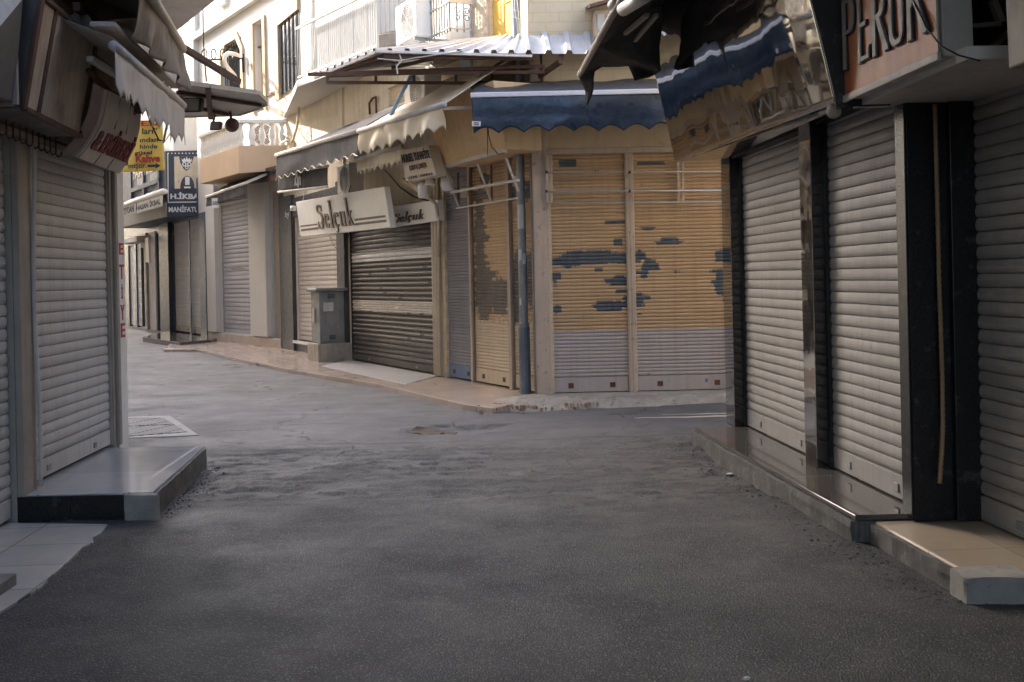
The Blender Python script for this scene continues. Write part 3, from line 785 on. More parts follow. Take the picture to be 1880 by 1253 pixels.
# ---- right shop row
br = thing('shop_building', 'near right shop row of warm grey roller shutters between polished black pilasters', 'building', (R.w(0,0,-1).x, R.w(0,0,-1).y, 0))
r0 = S(R,1330,560); r0b = S(R,1346,600); r1 = S(R,1475,600); r1b = S(R,1496,600); r2 = S(R,1650,600); r3 = S(R,1667,600)
TZ = 2.66
for a0, a1 in ((r0b, r0), (r1b, r1), (r3, r2)):
    MB().box(R, a0, a1, zr-.02, TZ+.25, -.3, 0.0).build('pilaster', m_granite2 if a0 == r3 else m_granite, br, u=R.u, bevel=.003, label=None if a0 == r3 else 'polished black stone pilaster mirroring the yellow shutters')
for a0, a1 in ((r0b, r0), (r1b, r1)):
    MB().box(R, a0+.004, a1-.004, zr+.002, TZ+.1, .001, .006).build('mirror_strip', m_mirror2, br, u=R.u)
mb = MB(); mb.box(R, r3, r0, TZ, 3.2, -.3, -.02); mb.build('wall', m_granite2, br, u=R.u)
shutter(br, R, r1+.012, r0b-.03, zr+.004, TZ+.05, -.12, .08, sl_right, 'warm grey roller shutter at the far end of the right row', barh=.16, depth=.0105, seed=3, guide=m_black, gw=.03, gl=False)
shutter(br, R, r2+.012, r1b-.03, zr+.004, TZ+.05, -.12, .08, sl_right, 'warm grey roller shutter beside the black pier', barh=.16, depth=.0105, seed=4, guide=m_black, gw=.03, gl=False)
# dark pier facing the camera
MB().box(R, r3-.012, r3-.002, zr-.03, 3.0, -.24, -.012).build('pier', m_granite2, br, bevel=.002, label='tall worn black stone pier facing up the street')
pR2 = G(1770, 945, .125); R2 = Wall((pR2.x, pR2.y), u_st, True)
MB().box(R, r3-.05, r3-.004, zr-.03, 3.0, -.62, -.25).build('pier', m_granite2, br, bevel=.004)
k0 = S(R2,1769,600)
MB().box(R2, k0, k0+.05, .13, 3.1, -.06, .03).build('guide_rail', m_frame, br, bevel=.005)
shutter(br, R2, k0-2.6, k0-.012, .13, 3.1, -.03, .08, sl_rnear, 'dusty brown grey roller shutter at the right picture edge', barh=.15, seed=5, depth=.016)
mb = MB(); wall_open(mb, R2, -16, k0+.1, -.05, 3.3, [(k0-2.6,k0,-.03,3.12)], .0, .12); mb.build('wall', m_granite2, br)
rE = R.w(r0, 0, 0)
body(br, [R2.w(-16,0,-.3)[:2], R.w(r3,0,-.9)[:2], R.w(r3+.06,0,-.32)[:2], (R.w(r0-.02,0,-.32).x, rE.y-.02), (18, rE.y-.02), (18,-16)], HR, m_cream)
MB().box(R, -16, r0-.03, 3.2, HR+.02, -.31, -.05).build('upper_wall', m_cream, br, u=R.u)
MB().prism([R.w(-18,4.9,0), R.w(-2.2,4.9,0), R.w(-2.2,4.9,2.6), R.w(-5.6,4.9,2.9), R.w(-5.8,4.9,4.9), R.w(-18,4.9,4.9)], (0,0,.12)).build('overhead_slab', m_black_tarp, br)  # unseen cover added overhead to darken the near street
# ---- yellow corner building
SA0, SA1 = -.0, S(A, 812, 560)
by = thing('shop_building', 'yellow corner building with peeling roller shutters under a blue awning', 'building', (A.p.x, A.p.y, 0))
f0, f1, f2, f3 = S(Fw,1014,500), S(Fw,1151,500), S(Fw,1167,500), S(Fw,1355,500)
zf0, zf1 = Z(Fw,1090,721), Z(Fw,1085,283)
t0, t1 = S(A,984,600), S(A,940,600); t2, t3 = S(A,935,600), S(A,868,600); t4, t5 = S(A,865,600), S(A,819,600)
zt0, zt1 = .085, Z(A,905,283)
pitchF = .047
def px_patches(W, lst): 
    out = []
    for (x, y, w, h) in lst:
        a, z = W.q(x, y); a2, z2 = W.q(x+w/2, y-h/2)
        p = W.w(a, z); out.append((p.dot(W.u), z, abs(a2-a), abs(z2-z)))
    return out
pF_ = [(1085,473,150,22),(1045,483,60,14),(1150,477,50,12),(1176,470,16,16),(1195,487,34,18),(1134,408,34,9),(1135,445,18,11),(1229,442,40,11),(1190,418,40,5),
       (1020,509,22,16),(1138,515,42,15),(1180,500,20,8),(1183,509,16,8),(1148,535,34,9),(1168,550,40,18),(1120,563,50,16),(1022,571,16,11),(1100,495,18,7),
       (1042,299,30,11),(1195,300,64,8),(1326,520,30,40),(1330,470,24,20),(1338,550,24,10),(1345,500,16,16),(1152,561,30,12),(1175,578,18,5)]
lowF = Z(Fw,1160,606)
sl_yel = slat_mat('peeling_yellow_slats', (.50,.345,.205), pitchF, rough=.6, var=.12, streak=.40, dirt=(.32,.20,.11), low=(lowF,(.44,.40,.40)), patches=px_patches(Fw, pF_), under=(.06,.08,.105), spots=.45)
pA_ = [(884,535,46,110),(912,545,50,70),(876,440,20,170),(886,330,26,30),(948,480,18,60),(942,540,24,110),(970,515,26,110),(936,355,20,26),(965,350,20,40),(876,370,18,60)]
sl_yelA = slat_mat('peeling_yellow_slats_side', (.55,.39,.235), pitchF, rough=.6, var=.10, streak=.25, dirt=(.33,.22,.12), psc=(1.0,1.0,3.4), lowrag=.45, low=(Z(A,905,588),(.64,.53,.39)), patches=px_patches(A, pA_), under=(.13,.115,.10), spots=.5)
sl_blue = slat_mat('faded_blue_slats', (.235,.235,.26), pitchF, rough=.6, var=.10, streak=.4, dirt=(.27,.20,.14), low=(.30,(.13,.20,.32)), spots=.4)
zy1 = 3.62
mb = MB(); wall_open(mb, Fw, 0.0, 9.5, 0, 12, [(f0,f1,.05,zf1),(f2,f3,.05,zf1)], 0, .12); mb.build('wall', m_brick, by, u=Fw.u)
kk = S(A, 862, 60)
mb = MB(); wall_open(mb, A, 0.0, SA1, 0, 12, [(t0,t1,.05,zt1),(t2,t3,.05,zt1),(t4,t5,.05,zt1-.04),(S(A,943,40),S(A,899,40),Z(A,905,82),9.2)], 0, .12); mb.build('wall', m_brick, by, u=A.u)
shutter(by, Fw, f0, f1, zf0, zf1+.04, -.05, pitchF, sl_yel, 'peeling yellow roller shutter with a grey lower band, left of the pair', depth=.009, barh=.2, prof=PROF_F, seed=6)
shutter(by, Fw, f2, f3, zf0, zf1+.04, -.05, pitchF, sl_yel, 'peeling yellow roller shutter with a grey lower band, partly behind the right row', depth=.009, barh=.2, prof=PROF_F, seed=7)
shutter(by, A, t0, t1, zt0, zt1+.03, -.05, pitchF, sl_yelA, 'narrow peeling yellow shutter behind the street pole', depth=.009, barh=.2, prof=PROF_F, seed=8)
shutter(by, A, t2, t3, zt0, zt1+.03, -.05, pitchF, sl_yelA, 'yellow shutter with large brown peeled patches', depth=.009, barh=.2, prof=PROF_F, seed=9)
shutter(by, A, t4, t5, zt0, zt1-.01, -.05, pitchF, sl_blue, 'faded grey blue shutter of fine slats', depth=.009, barh=.2, prof=PROF_F, seed=10)
for W, a0, a1, m in ((A,t1,t2,m_post),(A,t3,t4,m_post)):
    MB().box(W, a0, a1, .06, zt1+.02, -.06, .02).build('shutter_post', m, by, u=W.u, bevel=.005)
MB().box(Fw, f1+.01, f1+.075, .06, zf1, -.05, .02).build('shutter_post', m_post, by, u=Fw.u, bevel=.005)
MB().box(Fw, f2-.06, f2-.005, .06, zf1, -.05, .03).build('shutter_post', m_post, by, u=Fw.u, bevel=.005)
MB().box(Fw, f0-.03, f3, zf1, zf1+.07, .002, .05).build('lintel_rail', m_post, by, u=Fw.u, bevel=.005)
MB().box(Fw, .0, 6, zf1+.075, 3.95, .002, .03).build('fascia', m_yell, by, u=Fw.u)
# corner pier in two tones
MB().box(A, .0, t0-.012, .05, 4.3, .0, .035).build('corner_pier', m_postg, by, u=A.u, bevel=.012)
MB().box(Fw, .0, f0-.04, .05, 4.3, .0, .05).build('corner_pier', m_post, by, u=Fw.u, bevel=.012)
# yellow upper window leaves in a frame
wy0, wy1, wz = S(A,943,40), S(A,899,40), Z(A,905,82)
mb = MB(); mb.box(A, wy0, (wy0+wy1)/2-.008, wz, 9.2, -.10, -.05); mb.box(A, (wy0+wy1)/2+.008, wy1, wz, 9.2, -.10, -.05)
wn_ = MB().box(A, wy0+.0, wy1, wz-.09, wz-.004, -.08, .07).build('window', m_post, by, bevel=.006)
mb.build('window_leaf', m_yshut, wn_, u=A.u, bevel=.012, label='yellow painted window leaves')
mb = MB(); mb.box(A, wy1, wy1+.12, wz, 9.2, -.01, .03); mb.box(A, wy0-.12, wy0, wz, 9.2, -.01, .03); mb.build('frame', m_post, wn_, bevel=.006)
mb = MB()
for i in range(3):
    for t_, s_ in ((.06+.88*i/3, .88/3),):
        pass
for h in range(5):
    zz = wz + .5 + h*.75
    mb.box(A, wy0+.03, (wy0+wy1)/2-.03, zz, zz+.02, -.05, -.038); mb.box(A, (wy0+wy1)/2+.03, wy1-.03, zz+.1, zz+.12, -.05, -.038)
mb.build('batten', m_yshut, wn_, u=A.u)
blue0, blue1 = S(A,866,40), S(A,846,40)
MB().box(A, blue0, blue1, 3.7, 12, .0, .03).build('painted_strip', m_bluewash, by, u=A.u, label='pale blue painted wall strip')
zz = V((0,0,0))
far = A.w(SA1,0,-.25); cc = V((pA.x+.2, pF.y+.25, 0))
body(by, [(cc.x, cc.y), (9.4, pF.y+.25), (9.4, 26), (far.x, 26), (far.x, far.y)], 12, m_yell)
# projecting ochre fascia box over the side shutters
P_ = lambda x, y, o: A.P(x, y, o)
fb = [P_(806,306,.55), P_(930,283,.55), P_(918,243,.75), P_(784,246,.75)]
zt = 4.05
fa0, fz0 = A.q(806,306,.55); fa1, fz1 = A.q(930,283,.55)
lo = [A.w(fa0,fz0,.55), A.w(fa1,fz0,.55), A.w(fa1,fz0,.05), A.w(fa0,fz0,.05)]
hi = [A.w(fa0,zt,.72), A.w(fa1,zt,.72), A.w(fa1,zt,.05), A.w(fa0,zt,.05)]
fx = MB().hexa(lo, hi).build('fascia_box', m_orange, by, u=A.u, bevel=.01, label='ochre sloping fascia box over the side shutters')
mb = MB(); mb.bar(A.w(fa0-.03,fz0-.02,.56), A.w(fa1+.03,fz0-.02,.56), .06, .05); mb.build('edge_rail', m_framel, fx, bevel=.004)

# ---- cream building (dark striped shutter, ivory shutter)
bs = thing('shop_building', 'cream building with dark and ivory roller shutters beside the grey utility cabinet', 'building', (A.w(6,0).x, A.w(6,0).y, 0))
LA = (pA2-pA).length
d0, d1 = S(A,800,560), S(A,643,560); i0, i1 = S(A,626,500), S(A,545,500)
zd0, zd1 = .09, Z(A,725,408)
zi0 = Z(A,600,633); zi1 = zd1+.45
mb = MB(); wall_open(mb, A, SA1, LA, 0, 6.05, [(d0,d1,.05,zd1),(i0,i1,zi0,zi1),(S(A,765,180),S(A,713,180),Z(A,740,215),Z(A,740,150))], 0, .14); mb.build('wall', m_cream, bs, u=A.u)
MB().box(A, SA1, LA+.1, 6.05, 12, -.2, .03).build('upper_wall', m_white, bs, u=A.u)
zs = [Z(A,725,y) for y in (458,480,550,572,500,662,640)]
def dark_slats():
    p_ = .085
    def band(y0, y1, c): return (Z(A,725,y1), Z(A,725,y0), c)
    return slat_mat('shutter_slats_dark_striped', (.085,.076,.070), p_, streak=.2, dirt=(.18,.155,.13), var=.2, rub=.5, bands=[band(459,477,(.68,.66,.64)), band(553,573,(.74,.68,.60))])
shutter(bs, A, d0+.02, d1-.02, zd0, zd1+.05, -.06, .085, dark_slats(), 'dark shutter crossed by two pale bands', depth=.022, barh=.12, guide=m_black, gw=.02, seed=11)
# pale edge strips on the slats in the middle of the dark shutter
mb = MB(); 
k = int((zd1-zd0-.12)/.085)
rr = random.Random(3)
for i in range(k):
    z = zd0 + .12 + (i+.66)*.085
    ypx = PY0
    if Z(A,725,552) > z > Z(A,725,598) - .25 or Z(A,725,482) > z > Z(A,725,552):
        n_ = 22
        for j in range(n_):
            if rr.random() < .04: continue
            aa0 = d0+.03+(d1-d0-.06)*j/n_; aa1 = d0+.03+(d1-d0-.06)*(j+1)/n_
            mb.add([A.w(aa0,z-.009,-.06+.0225),A.w(aa1,z-.009,-.06+.0225),A.w(aa1,z+.009,-.06+.0205),A.w(aa0,z+.009,-.06+.0205)],[(0,1,2,3)])
mb.build('slat_edging', M('cream_slat_edge',(.40,.36,.29),.5,var=.2,vs=6,streak=.3), bs, u=A.u)
shutter(bs, A, i0+.01, i1-.01, zi0+.01, zi1, -.06, .1, sl_ivory, 'ivory roller shutter partly behind the grey cabinet', depth=.014, barh=.1, guide=m_framel, gw=.03, seed=12)
MB().box(A, i0-.02, i1+.12, zi0-.06, zi0, -.1, .10).build('sill', m_alu, bs, u=A.u, bevel=.005)
MB().box(A, i0-.02, i1+.10, .05, zi0-.07, .0, .05).build('plinth', m_dark, bs, u=A.u, bevel=.005)
for x0, x1, lab in ((641,627,None),(544,521,'dark pilaster with small light letters')):
    a0, a1 = S(A,x0,520), S(A,x1,520)
    MB().box(A, a0, a1, .07, zi1+.5, .0, .09).build('pilaster', m_dark, bs, u=A.u, bevel=.006, label=lab)
MB().box(A, i0-.3, i1+.5, zi1, zi1+.42, .0, .06).build('shutter_box', m_dark, bs, u=A.u, bevel=.006)
mb = MB()
for i, x in enumerate((803,808,813)):
    a0 = S(A,x,560); mb.tube([A.w(a0,.1,.05+.01*i), A.w(a0,1.2,.05+.01*i), A.w(a0-.01,2.3,.05), A.w(a0,3.3,.05)], .035-.006*i, 8)
mb.build('drain_pipe', m_beige, bs, smooth=True)
MB().box(A, SA1+.0, d0-.02, .08, zt1, .0, .04).build('pilaster', m_beige, bs, u=A.u, bevel=.008)
p0, z0_ = A.q(544,398,.095); a1_, z1_ = A.q(513,388,.095)
mb = MB(); aL, zb = A.q(525,403,.095); aR, zt_ = A.q(517,390,.095)
aL, aR = S(A,516,398,.095), S(A,524,398,.095)
text(mb, 'by', A.w(S(A,523.5,398,.095),zb,.094), A.w(S(A,531,398,.095),zb,.094), A.w(S(A,523.5,398,.095),zt_,.094), depth=.004)
mb.build('lettering', m_letterw, bs)
# closed roller shutter upstairs
u0, u1, uz0, uz1 = S(A,765,180), S(A,713,180), Z(A,740,215), Z(A,740,150)
shutter(bs, A, u0+.01, u1-.01, uz0, uz1+.02, -.05, .07, slat_mat('beige_window_slats',(.60,.48,.33),.07,streak=.2), 'small beige shutter closed over an upstairs window', depth=.01, barh=0, seed=13)
# upper pilaster line and cornice ledge
mb = MB(); mb.box(A, S(A,632,220), S(A,624,220), 3.6, 6.0, .0, .04); mb.build('pilaster', m_cream, bs, u=A.u)
mb = MB(); l0, l1 = S(A,596,172), LA+.0; zc_ = Z(A,560,178)
mb.box(A, S(A,640,165), LA+.12, zc_-.12, zc_+.18, .0, .10); mb.build('ledge', m_cream, bs, u=A.u, bevel=.01)
fe = A.w(LA,0,-.3)
body(bs, [A.w(SA1,0,-.3)[:2], fe[:2], (fe.x+6, fe.y+9), (A.w(SA1,0).x+6, 26)], 12, m_cream)

# ---- white building
LB = (pB2-pA2).length
bw = thing('white_building', 'tall white building with barred stone framed windows and a balustraded balcony', 'building', (B.w(3,0).x, B.w(3,0).y, 0))
g0, g1 = S(B,465,500), S(B,404,500); h0, h1 = S(B,523,500), S(B,498,500)
zg0, zg1 = Z(B,435,613), Z(B,435,372)
zw = 12
def bq(x, y): return B.q(x, y)
w1 = (S(B,444,110)-.0, S(B,408,110), Z(B,425,180), Z(B,428,76)); w2 = (S(B,485,110), S(B,468,110), Z(B,478,205), Z(B,478,38)); 
mb = MB(); wall_open(mb, B, -.35, LB+.9, 0, zw, [(g0,g1,zg0,zg1),(h0,h1,.25,Z(B,510,350)),w1,w2], 0, .22); mb.build('wall', m_white, bw, u=B.u)
shutter(bw, B, g0+.02, g1-.02, zg0, zg1, -.1, .115, sl_far, 'lilac grey shutter with a faint printed web address', depth=.014, barh=.1, guide=m_frame, gw=.03, seed=14)
mb = MB(); a_, z_ = B.q(452,497,-.06); a2_, z2_ = B.q(424,490,-.06); a3_, z3_ = B.q(425,488,-.06)
zA, zB2 = Z(B,438,496,-.08), Z(B,438,489,-.08)
text(mb, 'www.BURMALI.com', B.w(S(B,424,492,-.08),zA,-.083), B.w(S(B,450,492,-.08),zA,-.083), B.w(S(B,424,492,-.08),zB2,-.083), depth=.003)
mb.build('lettering', m_frame, bw)
dr = MB().box(B, h0+.02, h1-.1, .27, Z(B,510,352), -.21, -.17).build('door', m_void, bw, bevel=.004)
mb = MB(); mb.box(B, h1-.42, h1-.08, .27, Z(B,510,352), -.17, -.05); mb.build('door_frame', m_frame, dr, bevel=.006)
mb = MB(); mb.box(B, h0+.06, h0+.26, .5, .95, -.16, -.155); mb.build('notice', m_paper, dr)
MB().box(B, S(B,497,500)-.75, g1+.9, .05, zg0-.02, -.05, .08).build('plinth', m_pinkb, bw, u=B.u, bevel=.008)
MB().box(B, g0-.05, g1+.1, zg1+.06, zg1+.55, .0, .1).build('shutter_box', m_grsh, bw, u=B.u, bevel=.008)
for (x0, x1) in ((497,466),(403,387)):
    MB().box(B, S(B,x0,500), S(B,x1,500), zg0, zg1+.9, .0, .12).build('pilaster', m_white, bw, u=B.u, bevel=.01)
# windows: stone surround, bars / closed leaf
def stone_window(w, topdrop, kind, lab):
    a0, a1, z0, z1 = w
    sw = .17
    mb = MB()
    ns = [(a0-sw, z0),(a0-sw, z1+.05-topdrop),(a0+.16*(a1-a0), z1+sw),(a1-.16*(a1-a0), z1+sw),(a1+sw, z1+.05-topdrop),(a1+sw, z0),(a1, z0),(a1, z1-topdrop),(a1-.22*(a1-a0), z1),(a0+.22*(a1-a0), z1),(a0, z1-topdrop),(a0, z0)]
    idx = [(0,1,10,11),(1,2,9,10),(2,3,8,9),(3,4,7,8),(4,5,6,7)]
    for q in idx:
        mb.prism([B.w(*ns[i], .0) for i in q], B.n*.05)
    sr = mb.build('window', m_stone, bw, u=B.u, label=lab)
    if kind == 'bars':
        n = 9
        for i in range(n): 
            m2 = MB(); a = a0 + (a1-a0)*(i+.5)/n; m2.tube([B.w(a,z0,-.05), B.w(a,z1-(topdrop*.6 if i in (0,n-1) else 0),-.05)], .014, 6); m2.build('window_bar', m_grille, sr)
        MB().box(B, a0, a1, z0, z1, -.22, -.2).build('pane', m_glass, sr)
    else:
        MB().box(B, a0, a1, z0, z1, -.2, -.16).build('window_leaf', m_leafb, sr, bevel=.005)
        m2 = MB(); m2.tube([B.w(a0,z1-.6,-.1), B.w(a1,z1-.55,-.1)], .03, 8); m2.tube([B.w(a0,z0+.15,-.1), B.w(a1,z0+.2,-.1)], .03, 8); m2.build('cross_bar', m_rust, sr)
stone_window(w1, .35, 'bars', 'barred window with pale stone surround')
stone_window(w2, .0, 'leaf', 'tall narrow window closed by a brown leaf')
# third window beside the balcony
w3 = (S(A,550,80,.04), LA+.02, Z(A,545,158,.04), Z(A,545,22,.04))
mb = MB(); mb.box(A, w3[0], w3[1], w3[2], w3[3], .032, .045); t3 = mb.build('window', m_glass, bs, u=A.u, label='tall dark barred window beside the boarded balcony')
mb = MB(); mb.box(A, w3[1], w3[1]+.30, w3[2]-.1, w3[3]+.3, .0, .10); mb.box(A, w3[0]-.05, w3[1], w3[3], w3[3]+.3, .032, .10); mb.build('window_surround', m_stone, t3)
for i in range(5):
    aa = w3[0] + (w3[1]-w3[0])*(i+.5)/5; MB().tube([A.w(aa,w3[2],.06), A.w(aa,w3[3],.06)], .014, 5).build('window_bar', m_grille, t3)
# cornice bands of the parapet storey
mb = MB(); zc1 = Z(B,384,55); mb.box(B, -.3, LB+.9, zc1-.1, zc1+.08, .0, .14); mb.box(B, LB+.55, LB+.9, zc1+.08, 12, .0, .10); mb.box(B, LB+.6, LB+.92, zc1-1.3, zc1-.1, .0, .14)
mb.build('cornice', m_white, bw, u=B.u, bevel=.015)
mb = MB(); mb.box(B, S(B,420,20), S(B,408,20), zc1+.35, 12, .0, .10); mb.build('pilaster', m_white, bw, u=B.u)
mb = MB(); zr_ = Z(B,515,166); mb.box(B, -.3, S(B,487,168), zr_-.03, zr_+.03, .0, .03); mb.build('moulding', m_rust, bw, u=B.u)
fb_ = B.w(LB+.9,0,-.3)
body(bw, [B.w(-.3,0,-.3)[:2], fb_[:2], (fb_.x+8, fb_.y+8), (B.w(0,0).x+8, B.w(0,0).y+8)], 12, m_white)
# balustraded corner balcony on the white building
cB, zfl = B.q(438, 268, 1.0)
e0_, _ = B.q(366, 290, 1.0)
zb0 = zfl - .62; 
a_r = cB; a_l = S(B,366,292,1.0)
bal = MB().box(B, a_r, a_l, zb0, zfl, .0, 1.0).build('balcony', m_apric, bw, u=B.u, bevel=.015, label='ochre balcony slab with white balusters')
# return towards the cream building
mb = MB(); mb.prism([B.w(a_r-.003,zb0,1.0), B.w(a_r-.003,zb0,.02), V((A.w(LA-.9,0,.02).x, A.w(LA-.9,0,.02).y, zb0)), V((at(530,290,B.w(a_r,0,1.0).y+.1).x, B.w(a_r,0,1.0).y+.1, zb0))], (0,0,zfl-zb0)); mb.build('balcony_return', m_apric, bal, bevel=.01)
mb = MB()
prof = [(.045,0),(.05,.05),(.03,.08),(.06,.22),(.062,.30),(.035,.46),(.03,.52),(.05,.56),(.05,.6)]
hb = Z(B,438,226,1.0) - zfl
rail = MB(); nb = 17
for i in range(nb):
    a = a_r + .06 + (a_l-a_r-.1)*i/(nb-1); MB().lathe(B.w(a,zfl,.92), [(r*1.15,h*hb/.6) for r,h in prof], 8).build('baluster', m_wpaint, bal, smooth=True)
rail.box(B, a_r-.06, a_l, zfl+hb, zfl+hb+.08, .82, 1.02)
q0_ = B.w(a_r,zfl,.92); q1_ = V((at(530,290,q0_.y+.15).x, q0_.y+.15, zfl))
for i in range(1,5): MB().lathe(q0_.lerp(q1_, i/4.6), [(r*1.3,h*hb/.6) for r,h in prof], 10).build('baluster', m_wpaint, bal, smooth=True)
rail.bar(q0_+V((0,0,hb+.04)), q1_+V((0,0,hb+.04)), .18, .08)
rail.build('hand_rail', m_wpaint, bal, bevel=.01)

# ---- dark fabric shop with the emblem
bi = thing('shop_building', 'dark blue fronted fabric shop at the far end with closed grey shutters', 'building', (Cw.w(2,0).x, Cw.w(2,0).y, 0))
LC = (pC2-pB2).length
j0, j1, j2, j3 = S(Cw,372,500), S(Cw,349,500), S(Cw,347,500), S(Cw,318,500)
zc0, zc1_ = .17, Z(Cw,345,405)
mb = MB(); wall_open(mb, Cw, -.1, 14, 0, 4.6, [(j0,j1,.1,zc1_),(j2,j3,.1,zc1_),(S(Cw,299,500),S(Cw,289,500),.1,zc1_-.2),(S(Cw,264,500),S(Cw,250,500),.1,zc1_-.3),(S(Cw,247,500),S(Cw,236,500),.1,zc1_-.4)], 0, .12); mb.build('wall', m_navy, bi, u=Cw.u)
sl_c = slat_mat('fine_grey_slats', (.38,.37,.35), .055, streak=.25, var=.1)
sl_c2 = slat_mat('fine_pale_slats', (.46,.45,.45), .09, streak=.25, var=.12)
shutter(bi, Cw, j0+.01, j1-.01, zc0, zc1_, -.06, .055, sl_c, 'fine slatted grey shutter, right of the pair', depth=.01, barh=.18, barmat=m_frame, prof=PROF_F, guide=m_alu, gw=.03, seed=15)
shutter(bi, Cw, j2+.01, j3-.01, zc0, zc1_, -.06, .055, sl_c, 'fine slatted grey shutter, left of the pair', depth=.01, barh=.18, barmat=m_frame, prof=PROF_F, seed=16)
MB().box(Cw, S(Cw,318,500), S(Cw,301,500), .1, zc1_+.1, .0, .14).build('pilaster', m_black, bi, u=Cw.u, bevel=.01)
MB().box(Cw, S(Cw,384,500)-.02, S(Cw,373,500), .1, zc1_+.1, .0, .10).build('pilaster', m_navy, bi, u=Cw.u, bevel=.01)
shutter(bi, Cw, S(Cw,299,500), S(Cw,289,500), .15, zc1_-.2, -.06, .055, sl_c, 'narrow shadowed shutter by the black pilaster', depth=.01, barh=.1, prof=PROF_F, seed=17)
shutter(bi, Cw, S(Cw,264,500), S(Cw,250,500), .15, zc1_-.3, -.06, .09, sl_c2, 'pale louvred shutter in the far passage', depth=.016, barh=.1, seed=18)
shutter(bi, Cw, S(Cw,247,500), S(Cw,236,500), .15, zc1_-.4, -.06, .055, sl_c, 'last dim shutter beside the white corner post', depth=.01, barh=.1, prof=PROF_F, seed=19)
MB().box(Cw, S(Cw,288,500), S(Cw,276,500), .1, zc1_-.1, .0, .05).build('pilaster', m_framel, bi, u=Cw.u, bevel=.01)
MB().box(Cw, S(Cw,275,500), S(Cw,266,500), .1, zc1_-.1, .0, .12).build('pilaster', m_frame, bi, u=Cw.u, bevel=.01)
mb = MB(); mb.tube([Cw.w(S(Cw,273,500),.2,.2), Cw.w(S(Cw,273,500),zc1_-.6,.2)], .05, 8); mb.build('drain_pipe', m_dark, bi)
# projecting upper box: front with the emblem, side with reeded glass
DY = 31.0
x0_, x1_ = at(307,390,DY).x, at(392,390,DY).x
zb_, zt__ = at(340,398,DY).z, at(340,277,DY).z
mb = MB(); lf = Wall((x0_, DY), (-.595, 1), True); pj = lf.w(6.5,0,0)
mb.prism([(x0_,DY,zb_),(x1_,DY,zb_),(x1_+1.5,DY+4,zb_),(pj.x+2,pj.y+1,zb_),(pj.x,pj.y,zb_)], (0,0,zt__-zb_)); ub = mb.build('upper_box', m_navy, bi, label='dark blue projecting first floor box')
zs0 = zb_ + .42
MB().box(lf, .0, 6.5, zb_+.01, zs0, .003, .05).build('fascia', m_frame, ub, u=lf.u)
mb = MB(); mb.box(lf, .75, 2.6, zs0+.75, zt__+.15, .003, .03); mb.box(lf, 2.7, 4.4, zs0+.75, zt__+.15, .003, .03); mb.build('window', m_reed, ub, u=lf.u)
mb = MB(); 
for a in (.62,2.6,4.4): mb.box(lf, a, a+.13, zs0+.1, zt__+.2, .003, .08)
mb.box(lf, .62, 4.5, zs0+.62, zs0+.75, .003, .08)
mb.build('window_frame', m_navy, ub, u=lf.u)
mb = MB(); text(mb, 'HASAN İKBAL', lf.w(4.2,zs0+1.0,.034), lf.w(.85,zs0+1.0,.034), lf.w(4.2,zs0+1.55,.034), depth=.02, bold=.02); mb.build('lettering', m_gold, ub)
cb = Cw.w(0,0,-.3); ce = Cw.w(13,0,-.3)
body(bi, [cb[:2], ce[:2], (ce.x+8, ce.y+5), (cb.x+9, cb.y+6)], zt__-.03, m_navy)
# mauve house behind
bm_ = thing('mauve_house', 'plain mauve plastered house rising behind the dark blue shop', 'building', (-13, 50, 0))
qa, qb = at(240,280,52), at(372,280,52)
mb = MB(); mb.prism([(qa.x-4,54,0),(at(318,270,52).x,52,0),(qb.x+.8,51,0),(qb.x+1,60,0),(qa.x-4,60,0)], (0,0,13)); mb.build('wall', m_mauve, bm_)
mb = MB(); mb.tube([at(328,205,51.2), at(327,300,51.2)], .07, 8); mb.build('drain_pipe', m_wpaint, bm_)
# white house far up the left street with its long balcony rail
bt = thing('white_house', 'white rendered house with a striped balcony rail above the left canopy', 'building', (-11, 36, 0))
H1 = Wall(at(372,100,33)[:2], (-.85, 1), True)
zq = H1.q(372,80)[1]
mb = MB(); mb.box(H1, -.1, 8, 4.6, zq-.0, -3, 0); mb.build('wall', m_white, bt, u=H1.u)
MB().box(H1, -.1, 8, zq-.1, zq+5, -4, -1.6).build('upper_wall', m_white, bt, u=H1.u)
rl = MB(); n = 30; ht = H1.q(372,18)[1] - zq
for i in range(64):
    a = .02 + i*.085; rl.box(H1, a, a+.035, zq, zq+ht, -.09, -.05)
for k_ in range(9): rl.box(H1, 0, 5.6, zq+ht*k_/8-.012, zq+ht*k_/8+.012, -.05, -.03)
for i in range(7): rl.box(H1, i*.8, i*.8+.07, zq, zq+ht+.05, -.11, -.02)
rl.build('balcony_rail', m_wpaint, bt, u=H1.u)
MB().box(H1, .2, 2.8, 4.5, H1.q(400,140)[1], .01, .9).build('balcony', m_white, bt, u=H1.u)
# ------------------------------------------------------------------ street things on the yellow corner
def sag(p, k): return V((0,0,-k*math.sin(math.pi*p)))
def cloth(mb, tl, tr, bl, br, nu=60, nv=10, amp=.02, sc=(0,0), seed=0, nrm=None, fold=6.0, mode='cusp'):
    tl, tr, bl, br = V(tl), V(tr), V(bl), V(br)
    n = nrm or (tr-tl).cross(bl-tl).normalized()
    def fn(u, v):
        e = 1.0
        if sc[0]:
            w = abs(math.sin(math.pi*sc[0]*u)) if mode == 'cusp' else .5-.5*math.cos(2*math.pi*sc[0]*u)
            e = 1 - sc[1]*w
        vv = v*e
        p = tl.lerp(tr, u).lerp(bl.lerp(br, u), vv)
        f = amp*(.3+vv)*(math.sin(u*fold*6.283 + 3*mnoise.noise(V((u*4,vv,seed)))) *.5 + 1.2*mnoise.noise(V((u*fold*1.3, vv*1.6, seed+3))))
        return p + n*f
    mb.grid(fn, nu, nv); return mb
